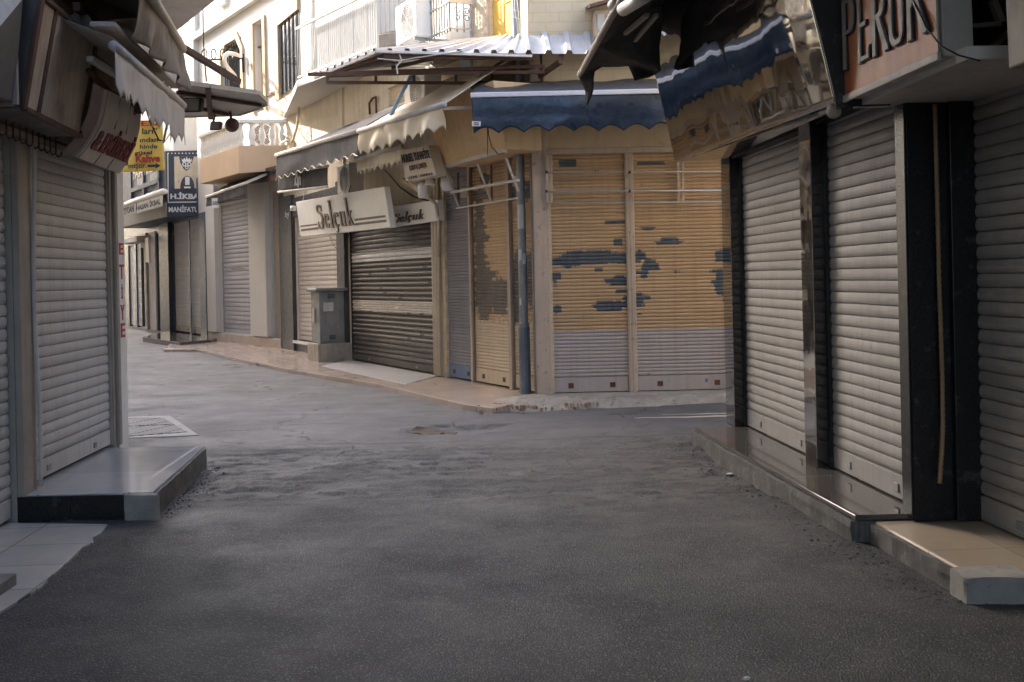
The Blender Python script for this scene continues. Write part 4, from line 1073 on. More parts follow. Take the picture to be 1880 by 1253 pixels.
# blue awning
bz = thing('awning', 'wide blue vinyl awning with a scalloped lower edge over the yellow corner shutters', 'awning', at(1045,200,13.2))
YB = 13.2
xa, xb = at(865,170,YB).x, at(1420,170,YB).x
zA, zT, zBt = at(1045,168,YB).z, at(1045,176,YB).z, at(1045,241,YB).z
mb = MB(); cloth(mb, (xa,YB,zA-.03), (xb,YB,zA-.03), (xa+.02,YB-.02,zBt-.01), (xb,YB-.03,zBt-.01), 240, 18, .05, (int((xb-xa)/.30),.16), 5, fold=2.5)
for i in range(181):    # weighted left corner hangs straight
    pass
mb.build('valance', m_blue, bz, solid=.004, smooth=True)
MB().cub(xa-.01, xb, YB-.03, YB+.03, zA-.055, zA+.005).build('front_bar', m_whitetrim, bz, bevel=.01)
mb = MB(); cloth(mb, (xa,YB+.03,zA), (xb,YB+.03,zA), (xa+.05,pF.y-.08,zA+.26), (xb,pF.y-.08,zA+.26), 40, 6, .012, seed=2); mb.build('roof_cloth', m_greytrim, bz, solid=.004, smooth=True)
pt = at(867,232,YB-.08); mb = MB(); mb.prism([pt, pt+V((.10,0,-.005)), pt+V((.105,0,.055)), pt+V((.0,0,.06))], (0,.003,0)); tg = mb.build('tag', m_letterw, bz)
mb = MB()
for k in range(2): mb.prism([pt+V((.015,-.003,.012+k*.022)), pt+V((.08,-.003,.012+k*.022)), pt+V((.08,-.003,.022+k*.022)), pt+V((.015,-.003,.022+k*.022))], (0,.002,0))
mb.build('tag_print', m_letterrr, tg)
for px in (905,1190):
    mb = MB(); q = at(px,180,YB+.05); mb.bar((q.x,YB+.05,zA-.03),(q.x+.05,pF.y-.02,zA-.25),.04); mb.build('arm', m_steel, bz)
# street pole
pb = G(965,727,.04)
pt = at(946,-60,pb.y-.02)
m_pole = M('weathered_pole_paint', (.16,.175,.19), .6, .1, var=.25, vs=5, streak=.4, dirt=(.22,.19,.16), spots=.4, spotc=(.36,.34,.31))
po = thing('street_pole', 'tall grey steel pole with torn stickers at the yellow building corner', 'pole', pb)
L_ = lambda t: pb.lerp(pt, t)
mb = MB(); mb.tube([L_(-.005),L_(.17),L_(.172),L_(1)], [.074,.072,.060,.055], 14); mb.build('shaft', m_steel, po, smooth=False)
mb = MB(); mb.tube([L_(.005), L_(.16)], .077, 14); mb.build('sleeve', M('blue_grey_pole_paint',(.17,.20,.23),.5,.3,var=.2,vs=5,spots=.4), po)
mb = MB(); rr = random.Random(12)
H_ = (pt-pb).length
def sticker(y0, y1, ang, wid, mat):
    m = MB(); t0 = (727-y0)/(727+60); t1 = (727-y1)/(727+60)
    def fn(u, v):
        a = ang + (u-.5)*wid + .08*mnoise.noise(V((u*3,v*5,y0)))
        return L_(t0 + (t1-t0)*v + .0015*mnoise.noise(V((u*6,v*3,y0)))) + V((math.cos(a),math.sin(a),0))*.0665
    m.grid(fn, 6, 6); return m.build('sticker', mat, po, solid=.001)
for y0, y1, ang, wid, m in ((420,376,-1.75,1.3,m_paper),(452,437,-1.4,.8,m_paperg),(485,466,-1.2,.7,m_paper),(478,458,-2.0,.6,m_paper),(500,487,-2.1,.6,m_paperg),(530,505,-1.8,1.1,m_paperg),(560,548,-2.2,.5,m_paper),(560,530,-1.3,.9,m_paperg)):
    sticker(y0, y1, ang, wid, m)
# tube rail in front of the two frontal shutters
rf = thing('display_rail', 'thin pale steel rack fixed across the two yellow corner shutters', 'rack', Fw.w(1.2,2.4,.12))
mb = MB()
for y, r in ((317,.010),(352,.015),(373,.009)):
    mb.tube([Fw.P(1003,y,.12), Fw.P(1375,y-2,.12)], r, 6)
mb.build('rail', m_alu, rf, smooth=True)
for x, y0, y1 in ((1008,285,375),(1249,298,371)):
    m = MB()
    for dx in (-.03, .03): m.bar(Fw.P(x,y0,.1)+V((dx,0,0)), Fw.P(x+1,y1,.1)+V((dx,0,0)), .028)
    m.build('upright', m_post, rf, bevel=.003)
m = MB()
for x, y in ((1003,317),(1003,352),(1155,317),(1155,352)): 
    p = Fw.P(x,y,.06); m.bar(p, p+V((0,-.08,0)), .03)
m.build('bracket', m_rust, rf)
# triangular frame on the side shutters
tf = thing('steel_bracket', 'empty triangular steel awning frame below the ochre fascia box', 'bracket', A.P(880,340,.5))
m = MB()
m.bar(A.P(828,354,.5), A.P(952,331,.5), .03); m.build('rail', m_framel, tf)
m = MB(); m.bar(A.P(838,383,.35), A.P(950,364,.35), .02); m.build('rail', m_framel, tf)
for (x0,y0,x1,y1,o0,o1) in ((818,314,843,381,.56,.30),(877,302,903,373,.56,.30),(929,291,951,351,.56,.36)):
    m = MB(); m.bar(A.P(x0,y0,o0), A.P(x1,y1,o1), .024); m.build('strut', m_framel, tf)
for x, y0, y1 in ((841,318,381),(902,303,373)):
    m = MB(); m.bar(A.P(x,y0,.06), A.P(x+1,y1,.06), .03); m.bar(A.P(x+1,y1-2,.06), A.P(x+1,y1-2,.3), .02); m.build('upright', m_brown, tf)
MB().bar(A.P(852,345,.08), A.P(853,362,.08), .11).build('lamp_block', m_beige, tf, bevel=.01)
# lamps
def lamp(px, py, o, kind, lab):
    p = A.P(px, py, o)
    t = thing('hanging_lamp', lab, 'lamp', p, 'lamps below the haberdashery sign')
    m = MB()
    if kind == 'long': m.lathe(p, [(.03,.0),(.075,-.02),(.085,-.06),(.085,-.20),(.07,-.235),(.0,-.24)], 16)
    if kind == 'spot': m.lathe(p, [(.03,.03),(.045,0),(.09,-.07),(.09,-.085),(.0,-.08)], 16)
    if kind == 'globe': m.lathe(p, [(.03,.0),(.06,-.03),(.088,-.10),(.092,-.17),(.06,-.235),(.0,-.245)], 16)
    m.build('bulb', m_bulb, t, smooth=True)
    m = MB(); m.lathe(p, [(.022,.10),(.03,.08),(.032,-.005)], 10); m.build('socket', m_beige, t, smooth=True)
lamp(777,335,.55,'long','long white cylinder lamp, lowest of the three under the haberdashery sign')
lamp(790,330,.5,'spot','small white cone spot lamp in the middle under the haberdashery sign')
lamp(820,320,.45,'globe','white globe lamp hanging in front of the faded blue shutter')
m = MB(); m.tube([A.P(760,318,.5), A.P(800,326,.48), A.P(826,316,.42)], .02, 6); m.tube([A.P(752,334,.5), A.P(775,352,.4), A.P(800,375,.25), A.P(806,410,.1), A.P(805,470,.08)], .028, 8)
m.tube([A.P(740,330,.3), A.P(780,360,.2), A.P(808,372,.1)], .03, 6)
m.build('conduit_pipe', m_beige, label='bent beige conduit pipes under the haberdashery sign', cat='pipe', smooth=True)
# haberdashery sign
def signbox(name, lab, cat, quad, W, o, th_, face, side, lines=(), group=None, bevel=.006):
    P4 = [W.P(x, y, o) for x, y in quad]      # TL TR BR BL
    t = thing(name, lab, cat, sum(P4, V())/4, group)
    MB().prism(P4, -W.n*th_).build('panel', face, t, bevel=bevel, u=W.u)
    return t, P4
def onq(P4, a, b, e=.004):
    tl, tr, br, bl = P4; n = (tr-tl).cross(bl-tl).normalized()
    if n.y > 0: n = -n
    return tl.lerp(tr, a).lerp(bl.lerp(br, a), b) + n*e
def sign_text(P4, txt, a0, b0, a1, b1, mat, parent, depth=.006, bold=.0, name='lettering', space=1.0, shear=0):
    """a along the sign 0..1, b from top 0..1"""
    m = MB(); text(m, txt, onq(P4,a0,b1), onq(P4,a1,b1), onq(P4,a0,b0), onq(P4,a1,b0), depth, bold, space, shear)
    return m.build(name, mat, parent)
def sign_bar(m, P4, a0, b0, a1, b1, d=.005):
    m.add([onq(P4,a0,b0,d), onq(P4,a1,b0,d), onq(P4,a1,b1,d), onq(P4,a0,b1,d)], [(0,1,2,3)])
t, q = signbox('shop_sign', 'weathered beige haberdashery sign with dark capital letters above the lamps', 'sign', [(735,277),(786,267),(801,322),(745,333)], A, .75, .16, m_signb, None)
sign_text(q, 'NURSEL TUHAFİYE', .02, .06, .98, .42, m_letterk, t, bold=.03)
sign_text(q, 'ÇORAP & ÇAMAŞIR', .22, .52, .80, .74, m_letterb, t, bold=.01)
sign_text(q, 'DÜĞME - FERMUAR', .10, .86, .92, .97, m_letterb, t)
# Selcuk signs
t, q = signbox('shop_sign', 'large ivory Selçuk sign box with four brown stripes above the ivory shutter', 'sign', [(543,371),(705,343),(717,418),(552,435)], A, .62, .10, m_sign, None, bevel=.01)
def selcuk(P4, a0, b0, a1, b1, mat, parent, w, shear=0):
    st, W_ = serif_word(0); m = MB()
    brush(m, st, lambda x, y, e: onq(P4, a0 + (a1-a0)*(x + shear*y)/(W_+shear), b1 + (b0-b1)*(y+.2)/1.28, .003+e), .018, w, .045)
    return m.build('lettering', mat, parent)
selcuk(q, .262, .13, .668, .985, m_letterb, t, .125)
m = MB()
for (a0,a1,b0,b1) in ((.02,.25,.69,.735),(.02,.255,.79,.85),(.675,.975,.69,.745),(.675,.975,.80,.86)): m = MB(); sign_bar(m, q, a0, b0, a1, b1); m.build('stripe', m_letterb, t)
m = MB(); pz = A.P(542,383,.68); m.lathe(pz, [(.05,0),(.055,.09)], 12, tuple(A.n)); m.build('spot_lamp', m_wpaint, t, smooth=True)
m = MB(); m.tube([A.P(556,360,.6), A.P(566,345,.3)], .012, 6); m.tube([A.P(640,353,.6), A.P(648,330,.2)], .012, 6); m.build('bracket', m_steel, t)
t, q = signbox('shop_sign', 'small ivory Selçuk sign panel directly above the dark striped shutter', 'sign', [(716,380),(803,367),(805,405),(716,418)], A, .16, .1, m_sign, None)
selcuk(q, .10, .36, .76, .90, m_letterb, t, .105, .2)
# awnings on the cream building
ob = 1.25
def awning(lab, pl, pr, o, drop_l, drop_r, zw, cl, trim, nsc, dsc, amp, seed, fold=5, back=True, piping=True, mode='cusp'):
    Lp, Rp = A.P(*pl, o), A.P(*pr, o)
    t = thing('awning', lab, 'awning', (Lp+Rp)/2)
    bl_, br_ = A.P(*drop_l, o+.03), A.P(*drop_r, o+.03)
    bl_.x, bl_.y = Lp.x + A.n.x*.02, Lp.y + A.n.y*.02; br_.x, br_.y = Rp.x + A.n.x*.02, Rp.y + A.n.y*.02
    m = MB(); cloth(m, Lp, Rp, bl_, br_, 120, 10, amp, (nsc, dsc), seed, V(A.n), fold, mode); m.build('valance', cl, t, solid=.004, smooth=True)
    if piping:
        m = MB(); pts = []
        for i in range(241):
            u = i/240; w = abs(math.sin(math.pi*nsc*u)) if mode == 'cusp' else .5-.5*math.cos(2*math.pi*nsc*u)
            pts.append(Lp.lerp(Rp,u).lerp(bl_.lerp(br_,u), 1-dsc*w-.01) + A.n*.012 )
        m.tube(pts, .010, 5); m.build('piping', m_trim, t)
    m = MB(); m.tube([Lp - A.u*-.03, Rp + A.u*-.03], .04, 12); m.build('front_bar', trim, t, smooth=True)
    if back:
        a0, a1 = (Lp-A.p).dot(A.u), (Rp-A.p).dot(A.u)
        m = MB(); cloth(m, Lp, Rp, A.w(a0,zw,.02), A.w(a1,zw,.02), 30, 8, .02, seed=seed+2, fold=2); m.build('roof_cloth', cl, t, solid=.004, smooth=True)
        for a in (a0-.15, a1+.15):
            m = MB(); zz = Lp.z if a > (a0+a1)/2 else Rp.z
            m.bar(A.w(a,zz-.02,o-.05), A.w(a-.4*(1 if a > (a0+a1)/2 else -1),zz+.1,.5), .04); m.bar(A.w(a-.4*(1 if a > (a0+a1)/2 else -1),zz+.1,.5), A.w(a,zz+.25,.02), .045); m.build('folding_arm', m_wpaint, t)
    return t, Lp, Rp
awning('dark grey awning with cream scalloped piping above the ivory shutter', (508,285), (659,240), 1.25, (512,330), (657,287), 4.55, m_grey_cloth, m_trim, 11, .13, .02, 1, 2, mode='wave')
awning('shiny cream awning with a toothed valance above the small Selçuk sign', (660,241), (814,193), 1.30, (664,288), (812,240), 4.62, m_cream_cloth, m_framel, 13, .22, .05, 4, 5, piping=False)
awning('lower small cream valance hanging under the shiny cream awning', (656,290), (736,270), .95, (657,323), (738,303), 3.9, m_cream_cloth, m_framel, 11, .28, .03, 8, 3, back=False, piping=False)
t = thing('shop_banner', 'dark grey cloth banner with a small white emblem under the grey awning', 'banner', A.P(556,330,1.15))
q = [A.P(511,320,1.15), A.P(602,305,1.15), A.P(601,343,1.15), A.P(511,353,1.15)]
m = MB(); cloth(m, q[0], q[1], q[3], q[2], 40, 6, .012, seed=6); m.build('cloth', m_grey_cloth, t, solid=.004, smooth=True)
m = MB(); m.tube([q[0], q[1]], .025, 8); m.tube([q[3], q[2]], .022, 8); m.build('bar', m_trim, t, smooth=True)
c_ = lambda a, b: onq(q, a, b, .03)
m = MB()   # emblem: a knot over an arched pair of strokes
ring = lambda ca, cb, ra, rb, n=16: [c_(ca+ra*math.cos(6.283*i/n), cb+rb*math.sin(6.283*i/n)) for i in range(n)]
m.tube(ring(.437,.50,.022,.25), .011, 5, closed=True); m.tube(ring(.437,.15,.012,.07), .009, 5, closed=True)
m.tube([c_(.40,.80),c_(.405,.4),c_(.425,.24)], .009, 5); m.tube([c_(.475,.78),c_(.478,.4),c_(.495,.28),c_(.512,.4),c_(.512,.78)], .012, 5); m.tube([c_(.45,.68),c_(.475,.88)], .009, 5)
m.build('emblem', m_letterw, t)
m = MB(); m.tube([c_(.62,1.0), A.P(556,368,.7)], .006, 5); m.build('cord', m_wirew, t)
# brown bazaar sign
q0 = [B.P(453,318,.35), A.P(511,303,.45), A.P(511,330,.45), B.P(455,338,.35)]
t = thing('shop_sign', 'dark brown wooden sign with carved letters under the ochre balcony', 'sign', sum(q0,V())/4)
nq = (q0[1]-q0[0]).cross(q0[3]-q0[0]).normalized(); nq = -nq if nq.y > 0 else nq
MB().prism(q0, -nq*.12).build('panel', m_brown, t, bevel=.01)
sign_text(q0, 'BURMALI ÇEYİZ', .1, .2, .95, .72, m_letterk, t, .02, .02)
# small dark awning on the white building
Lp, Rp = B.P(379,362,1.0), B.P(449,337,1.0)
t = thing('awning', 'small dark awning over the lilac grey shutter', 'awning', (Lp+Rp)/2)
zb1 = Z(B,379,380,1.0); zb2 = Z(B,449,360,1.0)
m = MB(); cloth(m, Lp, Rp, V((Lp.x,Lp.y,zb1)), V((Rp.x,Rp.y,zb2)), 40, 6, .02, (0,0), 3, V(B.n)); m.build('valance', m_grey_cloth, t, solid=.004, smooth=True)
m = MB(); m.tube([Lp,Rp], .035, 8); m.build('front_bar', m_trim, t, smooth=True)
a0, a1 = (Lp-B.p).dot(B.u), (Rp-B.p).dot(B.u); zt2 = Z(B,440,330,.1)
m = MB(); cloth(m, Lp, Rp, B.w(a0,Lp.z+.55,.1), B.w(a1,Rp.z+.40,.1), 20, 6, .02, seed=9); m.build('roof_cloth', m_grey_cloth, t, solid=.004, smooth=True)
m = MB(); m.bar(Rp, B.w(a1-.1,Rp.z+.40,.1), .06); m.build('arm', m_alu, t)
pq = B.P(396,372,1.04); m = MB(); m.prism([pq+V((-.09,0,-.14)), pq+V((.09,-.05,-.14)), pq+V((.09,-.05,.1)), pq+V((-.09,0,.1))], V(B.n)*.004); lb = m.build('label_patch', m_letterw, t)
m = MB(); text(m, 'SUEL', pq+V((-.07,-.012,-.06)), pq+V((.07,-.055,-.06)), pq+V((-.07,-.012,.03)), depth=.003); m.build('lettering', m_letterk, lb)
# utility cabinet
acn = S(A,587,655,.62); awd = .58
zc_b = Z(A,587,632,.62); zc_t = Z(A,587,536,.62)
t = thing('utility_cabinet', 'grey street utility cabinet with torn paper standing on a concrete base', 'cabinet', A.w(acn+.3,0,.35))
MB().box(A, acn+.02, acn+awd, zc_b, zc_t, .10, .60).build('body', m_cab, t, u=A.u, bevel=.012)
MB().box(A, acn-.03, acn+awd+.05, zc_t, zc_t+.07, .04, .68).build('roof', m_cab, t, u=A.u, bevel=.03)
MB().box(A, acn+.003, acn+.018, zc_b+.05, zc_t-.04, .13, .57).build('door', m_cab, t, bevel=.004)
def onend(o, z, e=.0): return A.w(acn - .001 - e, z, o)
hz = zc_t - zc_b
m = MB(); m.grid(lambda u, v: onend(.53-.2*u + .015*mnoise.noise(V((u*4,v*5,1))), zc_b + hz*(.62+.17*v) + .012*mnoise.noise(V((u*5,v*4,8)))), 8, 8); m.build('paper', m_paper, t, solid=.002)
m = MB(); m.grid(lambda u, v: onend(.46-.24*u + .03*mnoise.noise(V((u*4,v*5,4))), zc_b + hz*(.30+.28*v) + .03*mnoise.noise(V((u*5,v*4,3)))), 10, 10); m.build('paper', m_paperg, t, solid=.002)
m = MB()
for k in range(3): m.box(A, acn-.006, acn+.002, zc_b+hz*(.08+.03*k), zc_b+hz*(.095+.03*k), .30, .42)
for k in range(3): m.box(A, acn-.006, acn+.002, zc_b+hz*(.87+.03*k), zc_b+hz*(.885+.03*k), .30, .44)
m.build('vent', m_grille, t)
MB().box(A, acn+.28, acn+.36, zc_b+hz*.4, zc_b+hz*.68, .601, .64).build('handle', m_beige, t, bevel=.01)
MB().box(A, acn-.03, acn+awd+.10, .0, zc_b, .0, .66).build('base', m_conc, t, u=A.u, bevel=.02)
# air conditioners
def ac(lab, a, z, o, w=.8, h=.56, d=.30, W=A, face='front'):
    t = thing('air_conditioner', lab, 'air conditioner', W.w(a+w/2, z, o), 'outdoor air conditioner units')
    MB().box(W, a, a+w, z, z+h, o, o+d).build('casing', m_acw, t, u=W.u, bevel=.02)
    c = W.w(a+w*.42, z+h*.5, o+d+.004); m = MB(); r = h*.40
    for k in range(7): m.tube([c + W.u*(r*(.16+.14*k)*math.cos(6.283*i/28)) + V((0,0,r*(.16+.14*k)*math.sin(6.283*i/28))) for i in range(28)], .006, 4, closed=True)
    for k in range(8): m.tube([c, c + W.u*(r*math.cos(6.283*k/8)) + V((0,0,r*math.sin(6.283*k/8)))], .005, 4)
    m.build('fan_grille', m_acw, t)
    m = MB(); m.prism([W.w(a+w*.42,z+h*.5,o+d+.001) + W.u*(r*math.cos(6.283*i/28)) + V((0,0,r*math.sin(6.283*i/28))) for i in range(28)], W.n*.002); m.build('fan_opening', m_grille, t)
    m = MB()
    for x in (.12,.82): m.bar(W.w(a+w*x,z-.02,o+d), W.w(a+w*x,z-.02,.0), .04); m.bar(W.w(a+w*x,z-.02,o+d*.8), W.w(a+w*x,z-.3,.0), .03)
    m.build('bracket', m_steel, t)
a_ = S(A,764,35,.62); ac('white air conditioner beside the wrought iron window grille', a_, Z(A,764,66,.62), .34, .85, .60, .28)
a_ = S(A,641,325,.42); ac('beige shaded air conditioner between the grey awning and the Selçuk sign', a_, Z(A,641,356,.42), .14, .7, .56, .28)
a_ = S(A,779,165,.62); ac('white air conditioner under the corrugated canopy', a_, Z(A,779,196,.62), .34, .8, .56, .28)
Bx = Wall((at(482,250,B.w(a_r,0,.5).y+.5).x-.3, B.w(a_r,0,.5).y+.5), (1,.08)); 
ac('white air conditioner standing on the balustraded balcony', .0, zfl+.05, -.25, .75, .58, .28, Bx)
m = MB(); m.tube([A.P(718,212,1.0), A.P(738,170,.9), A.P(760,132,.8)], .028, 8); m.build('plastic_pipe', m_bluepipe, label='straight light blue plastic pipe leaning above the grey awning', cat='pipe', smooth=True)
m = MB(); m.tube([A.P(679,210,.05), A.P(678,190,.06), A.P(684,181,.07), A.P(690,178,.05), A.P(691,208,.05)], .022, 6); m.build('bent_cable', m_rust, label='brown cable bent out of the cream wall above the grey awning', cat='cable', smooth=True)
m = MB(); m.tube([B.P(545,165,.25), A.P(549,200,.15), A.P(545,235,.2), A.P(537,262,.2)], .03, 6); m.tube([A.P(537,262,.2), A.P(527,258,.3), A.P(518,262,.3)], .02, 6); m.tube([A.P(535,258,.2), A.P(522,246,.3)], .02, 6); m.build('drain_hose', m_beige, label='beige hose running down the corner of the white building', cat='hose', smooth=True)
for (pts_, lab) in (([(640,300,.1),(648,330,.12),(652,360,.1),(650,395,.1),(638,440,.12),(632,470,.1)],'thin dark cable hanging beside the end of the large Selçuk sign'),
                    ([(690,300,.05),(712,318,.06),(735,345,.05),(760,362,.05),(800,372,.06)],'dark cable sagging along the cream wall under the small cream valance')):
    m = MB(); m.tube([A.P(*q_) for q_ in pts_], .010, 6); m.build('wall_cable', m_wire, label=lab, cat='cable', smooth=True)
m = MB(); m.tube([A.P(x_, y_, .03) for x_, y_ in ((606,436),(612,450),(622,462),(636,458))], .006, 5); m.tube([A.P(x_, y_, .03) for x_, y_ in ((604,434),(615,442),(630,440))], .006, 5)
m.build('loose_wires', m_wire, label='loose black wires drooping below the large Selçuk sign', cat='wires', smooth=True)
# upstairs balcony with railing and white boarding
cz = 5.46
D0 = at(690,92,18.2); Dw = Wall(D0[:2], (-.69, 1), True)
bL = S(Dw,545,150)
tb = thing('boarded_balcony', 'white boarded balcony with a thin railing projecting over the cream wall', 'balcony', D0)
aw0 = A.w((Dw.w(0,0)-A.p).dot(A.u)-.5, 0, .0); aw1 = A.w(LA+.1,0,.0)
fp = [Dw.w(0,0), Dw.w(bL,0), aw1, A.w(S(A,757,70),0,.02)]
m = MB(); m.prism([(p.x,p.y,cz-.14) for p in fp], (0,0,.14)); m.build('slab', m_white, tb, bevel=.01)
m = MB(); n = 40
for i in range(n+1):
    m = MB(); a = bL*i/n; m.tube([Dw.w(a,cz+.02,-.03), Dw.w(a,cz+1.0,-.03)], .007, 5); m.build('railing_bar', m_alu, tb)
m = MB(); m.bar(Dw.w(-.02,cz+1.0,-.03), Dw.w(bL+.02,cz+1.0,-.03), .05, .04); m.bar(Dw.w(0,cz+.06,-.03), Dw.w(bL,cz+.06,-.03), .03); m.build('hand_rail', m_wpaint, tb)
m_board = M('white_board', (.62,.61,.59), .6, var=.04, vs=1.2)
m = MB()
b1 = bL*.80; pn = 5
for i in range(pn): m.box(Dw, b1*i/pn+.01, b1*(i+1)/pn-.01, cz, 9.5, -.16, -.12)
rt = Wall(Dw.w(0,0)[:2], (A.P(757,60,.02)-Dw.w(0,0))[:2]); rl_ = (A.P(757,60,.02)-Dw.w(0,0)); rl_ = math.hypot(rl_.x, rl_.y)
for i in range(8): m.box(rt, rl_*i/8+.006, rl_*(i+1)/8-.002, cz+.25, 9.5, -.06, -.02)
m.build('board', m_board, tb, bevel=.006)
MB().box(rt, .05, rl_, cz, cz+.24, -.1, .0).build('edge_beam', m_conc, tb, bevel=.02)
m = MB(); cloth(m, Dw.w(b1+.05,8.3,-.3), Dw.w(bL-.1,8.3,-.3), Dw.w(b1+.05,cz+.05,-.25), Dw.w(bL-.1,cz+.05,-.25), 40, 8, .05, seed=3, fold=7); m.build('curtain', m_white, tb, solid=.004, smooth=True)
# wrought iron window cage
tg = thing('window_grille', 'grey wrought iron window cage with scrolls above the corrugated canopy', 'grille', A.P(800,50,.3))
ga, gb = S(A,826,45,.38), S(A,770,45,.38); gz0, gz1 = Z(A,800,84,.2), Z(A,800,-25,.2)
m = MB(); nb = 13
for i in range(nb):
    m = MB(); a = ga + (gb-ga)*i/(nb-1); m.tube([A.w(a,gz0,.38), A.w(a,gz1,.38)], .011, 5); m.build('grille_bar', m_steel, tg)
for i in range(4): m = MB(); m.tube([A.w(ga,gz0,.05+.11*i), A.w(ga,gz1,.05+.11*i)], .011, 5); m.build('grille_bar', m_steel, tg)
m = MB()
for z in (gz0+.05, gz0+.42, gz1-.3): m.bar(A.w(ga,z,.39), A.w(gb,z,.39), .03, .02); m.bar(A.w(ga,z,.05), A.w(ga,z,.39), .03, .02)
m.bar(A.w(ga-.02,gz0+.45,-.0), A.w(ga-.02,gz0+.45,.42), .05, .09)
m.build('cross_bar', m_alu, tg)
m = MB()
for z in (gz0+.2, gz0+.30, gz0+.75, gz0+.62):
    for o in (.12,.27): m = MB(); m.tube([A.w(ga-.012, z+.055*math.sin(t_*.7)*(1-t_/14), o+.055*math.cos(t_*.7)*(1-t_/14)) for t_ in range(12)], .008, 5); m.build('scroll', m_steel, tg)
MB().box(A, ga+.05, gb-.1, gz0-.1, gz1, .0, .05).build('shutter_leaf', M('pale_grey_board',(.62,.60,.56),.7,var=.08,streak=.3), tg, u=A.u)
m = MB(); m.box(A, ga-.02, gb, gz0-.28, gz0-.1, .0, .18); m.build('sill', m_conc, tg, bevel=.02)
# corrugated canopy with brown trusses
tc = thing('corrugated_canopy', 'white corrugated sheet canopy on brown steel trusses round the yellow corner', 'canopy', at(900,120,14))
E0, E1, E2, E3 = at(690,95,13.6), at(977,99,13.5), at(1240,100,13.5), at(578,141,15.3)
Wc1 = V((pA.x-.02, pF.y-.03, at(985,66,pF.y).z)); Wc2 = V((at(1240,62,pF.y).x, pF.y-.02, at(1240,62,pF.y).z))
Wm = A.w(1.7,5.02,.02); W3 = A.w(3.6,4.95,.02)
def corr(m, f0, f1, b0, b1, n):
    prof_ = [(0,0),(.62,0),(.70,.045),(.92,.045),(1,0)]
    us = [(i+t_)/n for i in range(n) for t_, h in prof_[:-1]] + [1]; hs = [h for i in range(n) for t_, h in prof_[:-1]] + [0]
    k = len(m.v)
    for v in range(7):
        for u, h in zip(us, hs): m.v.append(f0.lerp(f1,u).lerp(b0.lerp(b1,u), v/6) + V((0,0,h + .006*mnoise.noise(V((u*9,v,1))))))
    w = len(us)
    for v in range(6):
        for i in range(w-1): m.f.append((k+v*w+i, k+v*w+i+1, k+(v+1)*w+i+1, k+(v+1)*w+i))
m = MB(); corr(m, E1, E2, Wc1, Wc2, 7); m.build('roof_sheet', m_corr, tc, solid=.003)
m = MB(); corr(m, E0, E1, Wm, Wc1, 9); m.build('roof_sheet', m_corr, tc, solid=.003)
m = MB(); corr(m, E3, E0, W3, Wm, 8); m.build('roof_sheet', m_corr, tc, solid=.003)
m = MB(); m.bar(E0+V((0,0,.0)), E1+V((0,0,-.03)), .05, .03); m.bar(E3+V((0,0,-.02)), E0+V((0,0,-.01)), .03, .03); m.build('edge_flashing', m_wpaint, tc)
def truss(x0, x1, yt0, yt1, yb0, yb1, d0_, d1_, xsv):
    m = MB(); D = lambda x: d0_ + (d1_-d0_)*(x-x0)/(x1-x0)
    yt = lambda x: yt0 + (yt1-yt0)*(x-x0)/(x1-x0); yb = lambda x: yb0 + (yb1-yb0)*(x-x0)/(x1-x0)
    m.bar(at(x0,yt0,d0_), at(x1,yt1,d1_), .04, .04); m.bar(at(x0,yb0,d0_), at(x1,yb1,d1_), .04, .04)
    for x in xsv: m.bar(at(x,yt(x),D(x)), at(x,yb(x),D(x)), .035, .035)
    m.build('truss', m_brown, tc)
truss(600, 905, 140, 130, 152, 153, 14.7, 14.3, (601,690,760,837,904))
truss(566, 1000, 137, 122, 137, 133, 14.2, 13.75, (652,747,830,900,985))
m = MB(); m.bar(at(705,104,13.65), at(980,108,13.6), .05); m.bar(at(720,125,14.2), at(830,100,13.7), .04); m.bar(at(716,98,13.62), at(602,140,14.9), .04)
m.bar(at(872,148,14.2), at(935,104,13.8), .03); m.bar(at(990,141,13.9), at(1031,112,13.6), .045, .06); m.bar(at(1031,100,13.6), at(1029,118,13.6), .06); m.bar(at(993,100,13.9), at(996,160,14), .03); m.build('brace', m_brown, tc)
m = MB(); m.tube([at(693,108,13.6), at(735,112,13.6), at(760,107,13.58), at(850,94,13.5)], .008, 5); m.tube([at(733,100,13.6), at(738,112,13.6), at(728,122,13.6), at(730,136,13.6)], .01, 5); m.build('rope', m_wirew, tc)
# small plank debris and purlin boards under the canopy
m = MB()
for k in range(5): m.bar(at(640-8*k,128+2*k,15.0), at(745-6*k,98+5*k,14.4), .10, .02)
m.build('board', m_plank, tc)
# loose cables on the pole
m = MB()
for k in range(2):
    x = 945+4*k; m.tube([at(x-2*k,-20,13.9), at(x+3*math.sin(k),18,13.92), at(x+5,45+6*k,13.9), at(x+8,75,13.9)], .005, 5)
m.tube([at(935,20,13.85), at(955,22,13.85)], .008, 5); m.tube([at(940,32,13.85), at(958,36,13.85)], .008, 5)
m.build('cable_bundle', m_wirew, label='tangle of white cables tied to the top of the street pole', cat='cables', smooth=True)
m = MB(); m.tube([A.P(895,222,.80), A.P(897,248,.80), A.P(903,270,.80), A.P(915,284,.78), A.P(926,281,.66)], .006, 5); m.tube([A.P(895,222,.80), A.P(895,285,.74)], .005, 5); m.build('hanging_wire', m_wire, label='black wire looping over the ochre fascia box', cat='wire', smooth=True)
